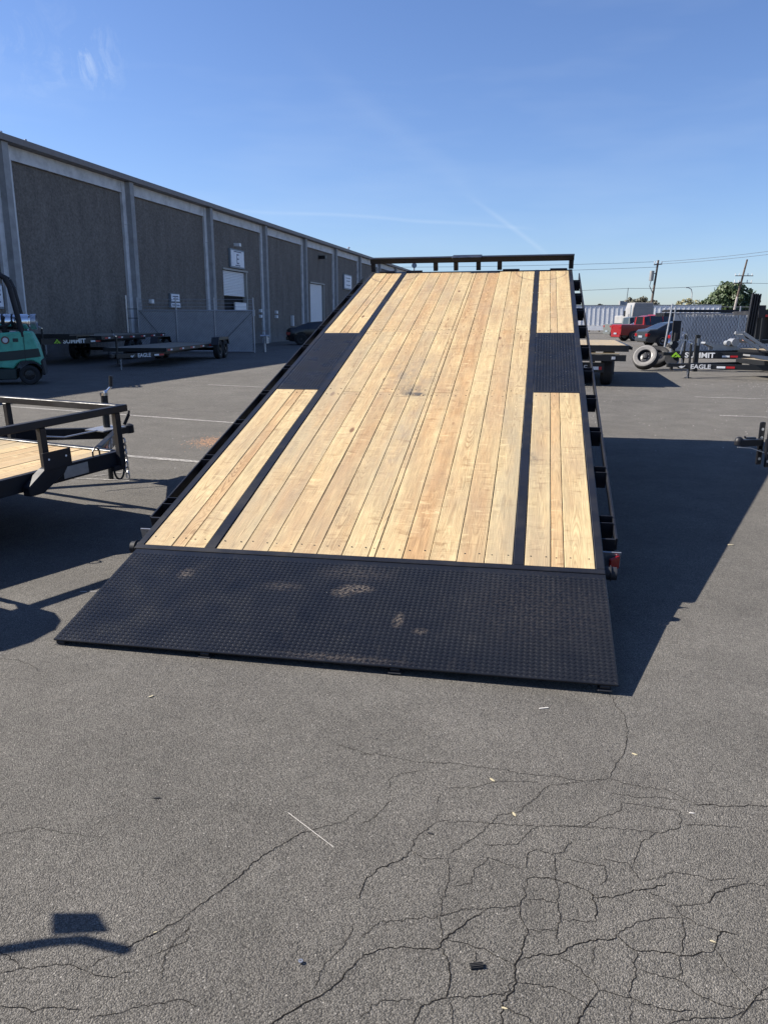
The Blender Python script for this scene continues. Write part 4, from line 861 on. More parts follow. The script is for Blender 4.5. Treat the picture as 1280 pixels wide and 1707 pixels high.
gp = thing('fence_post', 'single round steel post at the left end of the slatted gate', 'post', (-11.55, 35.6, 0)); MB().tube((0, 0, 0), (0, 0, 2.5), .05, 10).build('pole', 'galvanised', gp); MB().box(-.02, .5, -.02, .02, 1.5, 1.53).box(-.02, .5, -.02, .02, 1.9, 1.93).build('hinge_arm', 'fence_wire_dark', gp)
hy = thing('water_valve', 'small pale backflow valve beside the right post of the gate', 'valve', (-5.55, 36.5, 0))
MB().tube((0, 0, 0), (0, 0, .75), .06, 10).build('riser', 'galvanised', hy); MB().tube((-.18, 0, .72), (.22, 0, .72), .07, 10).tube((.1, 0, .4), (.1, 0, .75), .1, 10).build('valve_body', 'galvanised', hy); MB().lathe([(.1, .0), (.12, .0), (.12, .02), (.1, .02)], 14).build('hand_wheel', 'rust_pink', hy, T((0, 0, .95)) @ Matrix.Rotation(R(90), 4, 'X'))

# ---------------------------------------------------------------- cars
def car(name, label, loc, rz, paint, stations, wheels, wr=.32, hw=.88, cat='car', lights=None):
    """stations: (x, z_bottom, z_belt, z_top, width factor); x forward. glass between belt and top where top-belt > .25"""
    t = thing(name, label, cat, loc, rz)
    body = MB(); glass = MB(); n = len(stations)
    def ring(s):
        x, zb, zl, zt, wf = s; w = hw*wf; tall = zt-zl > .2
        wt = w*(.76 if tall else .90)
        return [(x, -w*.92, zb), (x, -w, zb+(zl-zb)*.45), (x, -w*.97, zl), (x, -wt, zt-.03 if tall else zt-.01), (x, -wt*.75, zt), (x, wt*.75, zt), (x, wt, zt-.03 if tall else zt-.01), (x, w*.97, zl), (x, w, zb+(zl-zb)*.45), (x, w*.92, zb)]
    rg = [ring(s) for s in stations]
    for i in range(n-1):
        A, B = rg[i], rg[i+1]; ta = stations[i][3]-stations[i][2] > .2; tb = stations[i+1][3]-stations[i+1][2] > .2
        for k in range(9):
            q = [A[k], B[k], B[k+1], A[k+1]]
            isg = (k in (2, 6) and (ta or tb)) or (k == 4 and ta != tb)
            (glass if isg else body).add(q, [(0, 1, 2, 3)])
        body.add([A[9], B[9], B[0], A[0]], [(0, 1, 2, 3)])
    body.add(rg[0], [tuple(range(10))]); body.add(rg[-1], [tuple(range(10))])
    bo = body.build('body', paint, t); bm = bmesh.new(); bm.from_mesh(bo.data); bmesh.ops.remove_doubles(bm, verts=bm.verts, dist=1e-4); bmesh.ops.recalc_face_normals(bm, faces=bm.faces); bm.to_mesh(bo.data); bm.free()
    bo.data.polygons.foreach_set('use_smooth', [True]*len(bo.data.polygons)); bo.data.set_sharp_from_angle(angle=R(35))
    glass.build('windows', 'glass', t)
    tops = [s for s in stations if s[3]-s[2] > .2]
    for s_ in (-1, 1):      # window pillars
        for s in (tops[0], tops[len(tops)//2], tops[-1]):
            x, zb, zl, zt, wf = s; w = hw*wf; MB().beam((x, s_*w*.975, zl), (x, s_*w*.765, zt-.02), .05, .02, up=(1, 0, 0)).build('pillar', paint, t)
    for x in wheels:
        for s_ in (-1, 1):
            MB().lathe([(0, 0), (wr+.07, 0), (wr+.07, .012), (0, .012)], 20).build('wheel_arch', 'rubber', t, T((x, s_*(hw*.985)-.006, wr+.03)))
            wheel(t, (x, s_*(hw-.06), wr), wr, .2, yaw=0 if s_ > 0 else R(180), rim='aluminium' if paint != 'car_black' else 'rim_black', n=20)
    xr = stations[0][0]; zl = stations[0][2]
    for s_ in (-1, 1):
        MB().box(xr-.02, xr+.25, s_*hw*.80-.14, s_*hw*.80+.14, zl-.24, zl-.06).build('tail_light', 'red_lens', t, bevel=.02)
        xf = stations[-1][0]; MB().box(xf-.2, xf+.02, s_*hw*.72-.16, s_*hw*.72+.16, stations[-1][2]-.16, stations[-1][2]-.02).build('headlight', 'white_tape', t, bevel=.02)
    MB().box(xr-.05, xr+.1, -hw*.86, hw*.86, .28, .48).build('rear_bumper', paint, t, bevel=.03)
    MB().box(xr-.055, xr-.05, -.26, .26, .5, .62).build('number_plate', 'sign_frame', t)
    return t
sedan = [(-2.3, .32, .80, .86, .90), (-2.15, .22, .92, .98, .97), (-1.7, .2, .95, 1.02, 1), (-1.0, .2, .93, 1.36, 1), (-.3, .2, .92, 1.44, 1), (.3, .2, .90, 1.42, 1), (1.15, .2, .90, .96, 1), (1.8, .2, .82, .86, .98), (2.25, .28, .66, .70, .88)]
coupe = [(-2.3, .34, .82, .90, .86), (-2.1, .22, .95, 1.02, .97), (-1.75, .2, .95, 1.06, 1), (-1.0, .2, .93, 1.34, 1), (-.2, .2, .92, 1.40, 1), (.3, .2, .90, 1.36, 1), (1.2, .2, .90, .96, 1), (1.8, .2, .82, .86, .98), (2.3, .28, .66, .70, .88)]
pickup = [(-2.8, .5, 1.15, 1.18, 1), (-2.75, .45, 1.2, 1.23, 1), (-1.0, .4, 1.2, 1.23, 1), (-.95, .4, 1.2, 1.80, 1), (-.5, .35, 1.18, 1.9, 1), (.5, .35, 1.18, 1.88, 1), (1.15, .4, 1.18, 1.24, 1), (2.3, .4, 1.1, 1.13, 1), (2.6, .5, .95, 1.0, .95)]
car('black_sedan', 'black sedan parked in shade against the warehouse wall, partly behind the tilted deck', (-3.7, 48.6, 0), R(8), 'car_black', coupe, (-1.45, 1.45), .34)
car('grey_sedan', 'dark grey sedan nearest the slatted fence, with red tail light', (17.75, 47.9, 0), R(7), 'car_grey', sedan, (-1.35, 1.35), .33)
car('red_pickup', 'red pickup truck with pale tailgate behind the grey sedan', (20.4, 60.6, 0), R(7), 'car_red', pickup, (-1.7, 1.75), .39, .95, 'pickup truck')
car('white_sedan', 'white sedan roof showing between the two pickups', (22.9, 69.0, 0), R(7), 'car_white', sedan, (-1.35, 1.35), .33)
car('silver_pickup', 'grey green pickup truck, leftmost of the parked row', (23.9, 75.5, 0), R(7), 'car_silver', pickup, (-1.7, 1.75), .39, .95, 'pickup truck')
car('red_van', 'red van roof rising behind the grey sedan', (24.0, 65.5, 0), R(6), 'car_red', [(-2.3, .4, 1.15, 1.75, .97), (-2.1, .3, 1.15, 2.0, 1), (0, .3, 1.15, 2.05, 1), (1.0, .3, 1.13, 1.98, 1), (1.7, .3, 1.1, 1.2, 1), (2.4, .4, .9, .95, .92)], (-1.4, 1.5), .36, .95, 'van')
car('blue_car', 'dark blue car mostly hidden at the corner post of the slatted fence', (17.5, 41.5, 0), R(4), 'car_blue', sedan, (-1.35, 1.35), .33)

# ---------------------------------------------------------------- far ribbed box trailer, vent, tractor
bx = thing('box_trailer', 'long white ribbed box trailer at the back of the lot', 'trailer', (21.0, 99.0, 0), R(-17))
MB().box(0, 19.3, 0, 2.6, .95, 3.35).build('box', 'box_white', bx, bevel=.03)
b = MB()
for i in range(36): b.box(.1+i*.54, .16+i*.54, -.03, -.001, 1.0, 3.3)
b.build('ribs', 'white_paint', bx, kind='stuff'); MB().box(-.02, 19.32, -.05, -.001, .40, .93).build('skirt', 'box_white', bx); MB().box(-.02, 19.32, -.06, 2.62, 3.36, 3.42).build('roof_edge', 'galvanised', bx)
for x in (1.5, 2.7, 15.5, 16.8): wheel(bx, (x, .25, .45), .45, .28, yaw=R(180), n=16)
vt = thing('vent_stack', 'small boxy vent standing behind the white ribbed trailer', 'vent', (29.8, 101, 0)); MB().box(0, .5, 0, .5, 0, 4.0).build('duct', 'truck_grey', vt); MB().box(.52, .95, .1, .5, 0, 3.9).build('side_duct', 'concrete_grey', vt)
an = thing('antenna_pole', 'thin tilted pole above the white ribbed trailer carrying a wire', 'pole', (30.6, 101.5, 0)); MB().tube((0, 0, 0), (.25, 0, 5.6), .04, 6).build('mast', 'wire', an)
tr = thing('semi_tractor', 'pale grey semi truck cab parked behind the pickups, seen from behind', 'truck', (26.7, 86.0, 0), R(6))
MB().prism([(0, 1.2), (2.5, 1.2), (2.5, 2.9), (2.35, 3.45), (.3, 3.45), (.15, 2.9)], 0, 2.0).build('sleeper', 'truck_grey', tr, bevel=.05)
MB().box(.1, 2.4, .1, 4.8, .75, 1.15).build('frame', 'trailer_black', tr); MB().prism([(.1, 1.2), (2.4, 1.2), (2.4, 2.1), (.1, 2.1)], 2.02, 4.9).build('hood', 'truck_grey', tr, bevel=.08)
MB().tube((-.12, -.1, 1.0), (-.12, -.1, 3.2), .07, 8).build('exhaust_stack', 'chrome', tr); MB().box(-.45, -.3, .9, 1.1, 2.0, 2.6).build('mirror', 'trailer_black', tr)
for z in (1.6, 2.2, 2.9): MB().box(.4, 2.1, -.02, -.001, z, z+.04).build('panel_seam', 'concrete_grey', tr)
for x in (.2, 2.3):
    for y in (-.6, .6, 4.2): wheel(tr, (x, y, .5), .5, .3, yaw=R(90), n=16)

# ---------------------------------------------------------------- right slatted fence
fe = thing('slatted_fence', 'tall grey slatted chain-link fence behind the parked trailers on the right', 'fence', (13.9, 38.2, 0), R(-3))
FW, FH = 12.5, 1.80
MB().box(.05, FW, .02, .03, .04, FH-.02).build('slat_backing', 'fence_slat', fe)
i = 0; x = .08; sl = None
b2 = MB()
while x < FW-.05:
    w = .062; z1 = FH-.03+random.uniform(-.02, .03); a = random.uniform(-.012, .012)
    if i < 160:
        if sl is None:
            sl = MB(); sl.add([(-.031, -.006, 0), (0, -.014, 0), (.031, -.006, 0), (.031, .006, 0), (-.031, .006, 0), (-.031, -.006, 1), (0, -.014, 1), (.031, -.006, 1), (.031, .006, 1), (-.031, .006, 1)], [(0, 1, 6, 5), (1, 2, 7, 6), (2, 3, 8, 7), (4, 0, 5, 9), (5, 6, 7, 8, 9), (3, 4, 9, 8)])
            so_ = sl.build('slat', 'fence_slat_lit', fe); o = so_
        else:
            o = so_.copy(); COL.objects.link(o); o.parent = fe
        o.matrix_basis = T((x, a, .06)) @ Matrix.Diagonal((1, 1, z1-.06, 1))
    x += .077; i += 1
b = MB(); p = .155; x = -2
while x < FW:      # woven wire, two directions
    for s in (0, 1):
        pts = []; x0 = x
        z0, z1 = .06, FH
        a, c = (x0, z0), (x0+(z1-z0)*.62, z1)
        if s: a, c = (x0+(z1-z0)*.62, z0), (x0, z1)
        if min(a[0], c[0]) > .05 and max(a[0], c[0]) < FW: b.beam((a[0], -.022, a[1]), (c[0], -.022, c[1]), .008, .008)
    x += p
b.build('woven_wire', 'fence_wire_dark', fe, kind='stuff')
for x in (0, 3.05, 6.1, 9.15, 12.2): MB().tube((x, .0, 0), (x+.05, 0, 2.15), .035, 8).build('post', 'galvanised', fe)
MB().tube((0, -.03, FH+.02), (FW, -.03, FH+.02), .022, 8).build('top_rail', 'galvanised', fe); MB().tube((.05, 0, 2.12), (FW, 0, 2.12), .008, 5).build('barbed_wire', 'fence_wire', fe)
f2 = thing('corner_post', 'pale round post leaning at the fence corner beside the grey sedan', 'post', (13.45, 37.6, 0)); MB().tube((-.1, 0, 0), (.12, 0, 2.25), .04, 10).build('pole', 'galvanised', f2)
# dark stack behind the fence
sk = thing('steel_stack', 'long dark stack of steel bars showing just above the slatted fence', 'stack', (14.6, 41.5, 0))
for k in range(5):
    MB().box(0, 13, k*.28, k*.28+.22, 1.70, 1.88+.0*k).build('steel_bar', 'trailer_black', sk); MB().box(.3, 13, k*.28, k*.28+.2, 1.92, 2.02+.03*(k % 2)).build('steel_bar', 'black_steel_dull', sk)
for x in (1, 5, 9, 12.5): MB().box(x, x+.15, 0, 1.4, 0, 1.695).build('rack_leg', 'trailer_black', sk)

# ---------------------------------------------------------------- right-hand trailers
er = flat_trailer('low_trailer', 'low black trailer lettered EAGLE with jack and chain down, at right', (9.5, 20.2, 0), R(180), 7, 2.0, .47, 1.9, .31, 'EAGLE', 'lettering_grey', .15, 'wing', axles=(-4.5,), fender=True, wr=.33, wood_m='side_wood', jackz=(.004, .86), rail=.12, tb=.13, text_s=.12)
sr_ = flat_trailer('equipment_trailer', 'black equipment trailer lettered SUMMIT with green peak, behind the lower trailer', (10.9, 23.4, 0), R(180), 8, 2.2, .62, 2.3, .47, 'SUMMIT', 'lettering_white', .205, 'peak', axles=(-5.0, -5.9), fender=True, wr=.36, wood_m='side_wood', jackz=(.10, 1.05), rail=.14, tb=.20, text_s=.12)
# tool tray, pump and folded ramp on the SUMMIT tongue
MB().prism([(.5, .62), (1.3, .62), (1.3, .70), (1.55, .80), (1.53, .85), (1.2, .78), (.6, .72)], .1, .4).build('tongue_tray', 'aluminium', sr_)
MB().tube((.72, .2, .84), (.72, .55, .84), .11, 14).tube((.9, .3, .82), (.9, .5, .82), .07, 10).build('pump', 'aluminium', sr_, smooth=True)
MB().beam((.0, 1.05, .66), (.75, 1.05, 1.12), .05, .08).beam((0, .5, .66), (.75, .5, 1.12), .05, .08).beam((.72, .5, 1.10), (.72, 1.05, 1.10), .05, .06).beam((.75, 1.05, 1.12), (.98, 1.05, 1.11), .05, .06).build('winch_stand', 'aluminium', sr_)
# fittings on the EAGLE
MB().prism([(-.3, .47), (.1, .50), (.55, .60), (.55, .64), (.1, .60), (-.3, .52)], .6, .98).build('tongue_box', 'aluminium', er); MB().beam((-.9, 1.0, .62), (-.1, 1.0, .38), .05, .06).build('ramp_arm', 'black_steel', er); MB().box(-7, -.5, .92, 1.0, .475, .52).build('ramp_edge', 'aluminium', er)
MB().box(-1.35, -1.1, 1.001, 1.006, .37, .44).build('warning_tag', 'yellow_tag', er)
# loose wheels and axle parts at the tongue
def loose_wheel(label, loc, rz, lean, r, w, side_m):
    t = thing('spare_wheel', label, 'wheel', loc, rz); M = T((0, 0, r*math.cos(lean)+w*.5*abs(math.sin(lean)))) @ Matrix.Rotation(R(22), 4, 'Y') @ Matrix.Rotation(R(-42), 4, 'Z') @ Matrix.Rotation(lean, 4, 'X')
    b = MB(); ri = r*.58; b.lathe([(ri, -w*.42), (r*.80, -w*.5), (r*.93, -w*.46), (r, -w*.34), (r, w*.34), (r*.93, w*.46), (r*.80, w*.5), (ri, w*.42), (ri, -w*.42)], 32); o = b.build('tyre', 'rubber', t, M, smooth=True)
    MB().lathe([(ri, -w*.44), (r*.80, -w*.515), (r*.92, -w*.475)], 32).build('sidewall', side_m, o)
    q = MB(); q.lathe([(ri, -w*.42), (ri*.92, -w*.40), (ri*.86, -w*.10), (ri*.4, -w*.2), (ri*.3, -w*.36), (.001, -w*.38)], 28)
    for k in range(6):
        a = 2*math.pi*k/6; q.tube((math.cos(a)*ri*.55, -w*.2, math.sin(a)*ri*.55), (math.cos(a)*ri*.55, -w*.24, math.sin(a)*ri*.55), ri*.035, 6, mi=1)
    q.build('rim', ['rim_black', 'galvanised'], o, smooth=True)
    return t
loose_wheel('mounted spare wheel leaning on edge with dusty pale sidewall, at the trailer tongue', (7.75, 23.3, 0), 0, R(-16), .37, .24, 'tyre_grey')
loose_wheel('dark spare wheel lying behind the pale leaning wheel', (8.35, 24.0, 0), 0, R(-30), .36, .24, 'rubber')
ax = thing('axle_assembly', 'upright black axle and hub parts standing beside the loose wheels', 'axle', (8.65, 23.6, 0))
MB().tube((0, 0, .0), (.05, 0, 1.1), .05, 10).build('spindle', 'trailer_black', ax); MB().tube((.0, -.1, .75), (.0, .1, .75), .12, 14).tube((-.05, -.1, .35), (.05, .1, .3), .2, 14).build('hub', 'black_steel_dull', ax, smooth=True)
MB().tube((-.12, -.12, .80), (-.12, .0, .80), .05, 10).tube((-.1, -.12, .5), (-.1, 0, .5), .035, 8).build('grease_cap', 'chrome', ax, smooth=True)
MB().path([(.1, 0, .7), (.2, -.05, .95), (.28, 0, 1.05)], .012).path([(-.05, -.05, .3), (.1, -.1, .2), (.2, 0, .25)], .03).build('cable', 'galvanised', ax)
MB().box(-.02, .22, .1, .14, .85, 1.45).build('mud_flap', 'rubber', ax)
st = thing('stake_stand', 'short black upright stake bracket beside the lettered tongue', 'bracket', (9.05, 22.9, 0))
MB().box(0, .12, 0, .1, 0, 1.05).build('upright', 'trailer_black', st); MB().beam((-.5, 0, .9), (-.1, 0, .9), .04, .03).beam((-.35, 0, .9), (-.42, 0, .5), .03, .03).build('side_arm', 'galvanised', st); MB().box(.02, .09, -.02, -.001, .75, .95).build('latch', 'aluminium', st)
# trailer with upright ramps at the right edge
ur = thing('ramp_trailer', 'dark trailer at the right edge with a ribbed black ramp folded upright', 'trailer', (11.85, 26.0, 0))
RM_ = T((0, 0, .88)) @ Matrix.Rotation(R(4), 4, 'Y')
MB().box(0, .29, 0, .05, 0, 1.42).build('ramp', 'trailer_black', ur, RM_)
for x in (.0, .082, .164, .246): MB().box(x, x+.04, -.05, -.001, .02, 1.45).build('ramp_rib', 'black_steel_dull', ur, RM_)
MB().box(-.03, .38, -.06, .06, -.06, -.01).build('ramp_hinge', 'rust_pink', ur, RM_)
MB().box(.55, 3.5, .05, 2.3, 1.66, 1.78).box(.4, .6, 0, .06, 1.55, 1.95).build('upper_deck', 'black_steel_dull', ur); MB().box(.5, 3.5, .3, .4, .85, 1.65).box(.55, .62, .05, .12, .8, 1.66).box(.95, 1.02, .05, .12, .8, 1.66).box(.5, 3.5, .3, 2.2, .72, .84).build('frame', 'trailer_black', ur); MB().box(.6, 1.4, -.02, .04, 1.58, 1.65).build('tail_bar', 'red_tape', ur)
for x in (1.6, 2.6): wheel(ur, (x, .2, .38), .38, .25, yaw=R(180))
# deck-over trailer behind the tilt deck
me_d = Vector((.233, .972, 0)).normalized()
md = thing('deck_over_trailer', 'deck-over trailer just right of the tilted deck, end lettered EAGLE', 'trailer', (5.43, 17.5, 0), math.atan2(me_d.y, me_d.x))
# local x away from the viewer, y left, deck corner at origin
b = MB()
MB().box(0, 5.4, -.01, .05, .76, .90).build('side_rail', 'trailer_black', md, bevel=.004); MB().box(0, .06, .051, 2.5, .76, .895).build('end_rail', 'trailer_black', md); MB().box(0, 5.4, 2.45, 2.5, .76, .9).build('side_rail', 'trailer_black', md)
for i in range(16): MB().box(.062, 5.38, .055+i*.149, .200+i*.149, .865, .902+random.uniform(-.002, .002)).build('board', 'side_wood', md)
for i in range(14): MB().box(.3+i*.37, .36+i*.37, -.07, -.012, .80, .88).build('stake_pocket', 'trailer_black', md)
MB().box(0, 5.4, -.085, -.072, .80, .87).build('rub_rail', 'trailer_black', md); MB().box(-.2, .0, .2, 2.4, .70, .73).build('rear_step', 'side_wood', md); MB().box(-.2, -.16, .05, 2.45, .56, .695).box(-.16, 0, .05, .1, .6, .69).build('bumper', 'trailer_black', md)
MB().box(-.203, -.2005, .28, .36, .60, .66).build('marker_light', 'concrete_light', md)
for i, (y0, y1, m) in enumerate(((.62, .74, 'white_tape'), (.55, .615, 'red_tape'))): MB().box(-.066, -.061, y0, y1, .36, .43).build('reflector_tape', m, md)
MB().box(-.06, 0, .5, 2.2, .30, .52).build('rear_beam', 'trailer_black', md)
text_part('EAGLE', .17, 'lettering', 'lettering_grey', md, frame((-.064, 1.40, .345), (0, -1, 0), (0, 0, 1), (-1, 0, 0)), xs=1.1)
for x in (2.2, 3.1):
    for y in (.30, 2.2): wheel(md, (x, y, .37), .37, .24, yaw=R(0))
wheel(md, (.45, .42, .37), .37, .26, yaw=R(0)); wheel(md, (.45, 2.1, .37), .37, .26)
MB().box(.1, 5.3, .7, .8, .52, .75).box(.1, 5.3, 1.7, 1.8, .52, .75).build('main_beam', 'trailer_black', md)
# coupler entering from the right edge
cp_ = thing('trailer_tongue', 'black ball coupler and adjustable channel of a trailer entering at right', 'trailer', (3.14, 6.35, 0), R(4))
MB().tube((-.20, 0, .415), (-.20, 0, .452), .036, 20).lathe([(0, .036), (.018, .031), (.031, .018), (.036, .0)], 20, M=T((-.20, 0, .452)) @ Matrix.Rotation(R(90), 4, 'X')).beam((-.19, 0, .435), (-.001, 0, .44), .06, .055).build('coupler', 'black_steel', cp_, smooth=True, bevel=.004)
MB().box(-.15, -.06, -.015, .015, .470, .482).beam((-.16, 0, .49), (-.14, 0, .475), .012, .012).build('latch', 'black_steel', cp_, bevel=.003)
MB().beam((-.23, -.04, .405), (-.12, -.045, .40), .012, .006).beam((-.12, -.045, .40), (-.0, -.05, .36), .012, .006).build('coupler_lip', 'galvanised', cp_)
for y in (-.075, .055):
    b = MB(); b.box(0, .05, y, y+.02, .24, .60); o = b.build('channel', 'black_steel', cp_, bevel=.008)
    for z in (.29, .36, .47, .54): MB().tube((.025, y-.001, z), (.025, y+.021, z), .012, 10).build('bolt_hole', 'galvanised', o)
MB().box(.051, 2.6, -.05, .05, .33, .46).build('tongue_beam', 'black_steel', cp_, bevel=.006)
MB().tube((.10, .0, .46), (.10, 0, .60), .03, 12).tube((.10, 0, .60), (.10, 0, .63), .045, 12).build('jack', 'white_paint', cp_, smooth=True)
MB().box(1.2, 4.5, -1.1, 1.1, .45, .62).build('deck_frame', 'black_steel_dull', cp_)
for y in (-1.0, 1.0): wheel(cp_, (3.2, y, .35), .35, .23)

# ---------------------------------------------------------------- poles, wires, trees, signs
def cyl(parent, a, c, r, m, name, n=8, r2=None): return MB().tube(a, c, r, n, r2).build(name, m, parent)
P1 = Vector((36.5, 110, 0)); p1 = thing('utility_pole', 'wooden utility pole with a grey transformer can and small crossarm', 'utility pole', P1)
top1 = (.75, 0, 9.6); cyl(p1, (0, 0, 0), top1, .19, 'pole_wood', 'pole', 8, .13); cyl(p1, (.2, 0, 9.0), (1.3, 0, 9.1), .07, 'pole_wood', 'crossarm'); cyl(p1, (-.05, -.1, 6.9), (.0, -.1, 8.2), .30, 'truck_grey', 'transformer', 12); cyl(p1, (.1, -.1, 7.8), (.6, -.1, 7.9), .05, 'wire', 'bracket')
MB().path([(-.05, -.1, 6.9), (-.2, -.1, 6.2), (.35, -.1, 5.2)], .05).build('lead_wire', 'wire', p1)
for x in (.25, .6, 1.25): cyl(p1, (x, 0, 9.1), (x, 0, 9.45), .06, 'concrete_light', 'insulator')
P2 = Vector((44.9, 103, 0)); p2 = thing('utility_pole', 'leaning utility pole with two crossarms in front of the big tree', 'utility pole', P2)
cyl(p2, (0, 0, 0), (.55, 0, 4.6), .16, 'pole_pale', 'pole_foot'); cyl(p2, (.55, 0, 4.6), (1.3, 0, 9.2), .15, 'pole_wood', 'pole', 8, .11); cyl(p2, (.0, 0, 7.2), (2.3, 0, 7.2), .05, 'pole_wood', 'crossarm'); cyl(p2, (-.1, 0, 6.3), (2.2, 0, 6.3), .06, 'pole_wood', 'crossarm')
for x in (0, .5, 1.6, 2.15): cyl(p2, (x, 0, 6.35), (x, 0, 6.7), .06, 'concrete_light', 'insulator'); cyl(p2, (x, 0, 7.25), (x, 0, 7.5), .05, 'concrete_light', 'insulator')
MB().path([(1.0, 0, 6.2), (.6, 0, 5.5), (.8, 0, 4.9)], .05).build('lead_wire', 'wire', p2)
def wire(label, a, c, sag, r=.022):
    a = Vector(a); c = Vector(c); b = MB(); N = 14; pts = []
    for i in range(N+1):
        t = i/N; p = a.lerp(c, t); p.z -= sag*4*t*(1-t); pts.append(p-a)
    b.path(pts, r, 5); o = b.build('power_line', 'wire'); o.location = a
    tag(o, label, 'wire', 'overhead power lines')
q = P1+Vector(top1)
wire('upper overhead wire running left from the transformer pole', q+Vector((-.4, 0, -.2)), (-40, 118, 9.9), .8)
wire('lower overhead wire running left from the transformer pole', q+Vector((-.2, 0, -.9)), (-40, 112, 8.6), .8)
wire('overhead wire climbing right from the transformer pole top', q+Vector((.4, 0, -.2)), (66, 84, 13.4), .9)
wire('second overhead wire climbing right, just below the top one', q+Vector((.2, 0, -.5)), (66, 82, 12.8), .9)
wire('long thin wire from the antenna pole to the leaning pole', (30.85, 101.5, 5.55), tuple(P2+Vector((1.1, 0, 6.3))), .2)
wire('thin wire running left from the antenna pole behind the tilted deck', (30.85, 101.5, 5.55), (-5, 108, 5.4), .4)
wire('thin wire running right from the leaning pole out of the frame', tuple(P2+Vector((1.1, 0, 6.3))), (75, 108, 7.6), .4)
sl_ = thing('street_lamp', 'thin curved street lamp pole above the pale tree', 'street lamp', (53.8, 140, 0)); MB().path([(0, 0, 0), (0, 0, 6.3), (-.2, 0, 7.0), (-.8, 0, 7.3)], .07, 6).build('pole', 'concrete_grey', sl_); MB().box(-1.2, -.7, -.1, .1, 7.2, 7.35).build('lamp_head', 'concrete_grey', sl_)
rs = thing('round_sign', 'small dark round sign on a pole seen under the head rail', 'sign', (2.2, 60, 0)); cyl(rs, (0, 0, 0), (0, 0, 5.3), .04, 'wire', 'pole'); MB().lathe([(0, 0), (.19, 0), (.19, .05), (0, .05)], 20).build('disc', 'sign_frame', rs, T((0, 0, 5.45)))
def tree(name, label, loc, h, rx, rz_, leafm, nclump, nleaf, ls, trunk_h, shape='round', group='trees beyond the lot'):
    t = thing(name, label, 'tree', loc, random.uniform(0, 6), group); rnd = random.Random(hash(label) % 9973 if False else len(label)*31+int(loc[0]))
    b = MB(); b.tube((0, 0, 0), (.1, 0, trunk_h+rz_*.5), .035*h, 8, .012*h)
    for k in range(6):
        a = k*1.05; b.tube((.05, 0, trunk_h*.8), (math.cos(a)*rx*.55, math.sin(a)*rx*.55, trunk_h+rz_*(.4+.5*rnd.random())), .013*h, 6, .005*h)
    b.build('trunk', 'bark', t)
    b = MB(); cz = trunk_h+rz_
    for k in range(nclump):
        while True:
            p = Vector((rnd.uniform(-1, 1), rnd.uniform(-1, 1), rnd.uniform(-1, 1)))
            if .25 < p.length < 1: break
        p = p.normalized()*(p.length**.5)
        if shape == 'cone': f = 1-.35*max(0, p.z); p.x *= f; p.y *= f
        c = Vector((p.x*rx*.86, p.y*rx*.86, cz+p.z*rz_*.9)); cr_ = rx*rnd.uniform(.16, .30)
        for q in range(nleaf):
            d = Vector((rnd.gauss(0, 1), rnd.gauss(0, 1), rnd.gauss(0, 1))).normalized()*cr_*rnd.uniform(.6, 1.05); d.z *= .8
            o = c+d; a_ = Vector((rnd.gauss(0, 1), rnd.gauss(0, 1), rnd.gauss(0, 1))).normalized(); v = a_.cross(d.normalized())
            if v.length < 1e-3: continue
            v.normalize(); w2 = v.cross(d.normalized()*1+a_*.6).normalized(); s = ls*rnd.uniform(.6, 1.3)
            b.add([o-v*s, o+w2*s*.6, o+v*s, o-w2*s*.6], [(0, 1, 2, 3)])
    b.build('crown', leafm, t); return t
tree('evergreen_tree', 'big dense dark green rounded tree behind the slatted fence', (52.9, 122, 0), 7, 4.1, 3.2, 'leaf_dark', 120, 90, .26, .9, 'cone')
tree('evergreen_tree', 'dark green tree at the right edge beyond the ramp trailer', (62.0, 124, 0), 6, 2.6, 2.4, 'leaf_dark', 50, 80, .24, 1.0)
tree('leafy_tree', 'pale yellow green thin tree left of the big evergreen', (44.9, 118, 0), 5, 2.0, 1.9, 'leaf_pale', 26, 60, .16, 1.3)
tree('leafy_tree', 'small dark pointed tree between the pale tree and the big evergreen', (48.5, 121, 0), 5, 1.3, 2.0, 'leaf_dark', 24, 60, .16, 1.0, 'cone')
tree('leafy_tree', 'olive grey bushy tree behind the transformer pole', (36.3, 112, 0), 5, 2.4, 2.0, 'leaf_olive', 60, 80, .17, .9)
tree('leafy_tree', 'grey green tree just left of the transformer pole', (38.8, 124, 0), 5, 2.0, 1.9, 'leaf_olive', 40, 70, .17, 1.6)
tree('leafy_tree', 'small dark treetop at left above the white ribbed trailer', (30.5, 118, 0), 4, 1.0, 1.0, 'leaf_olive', 18, 60, .15, 2.2)
tree('leafy_tree', 'small dark treetop second above the white ribbed trailer', (32.0, 118, 0), 4, 1.2, .9, 'leaf_olive', 18, 60, .15, 2.2)

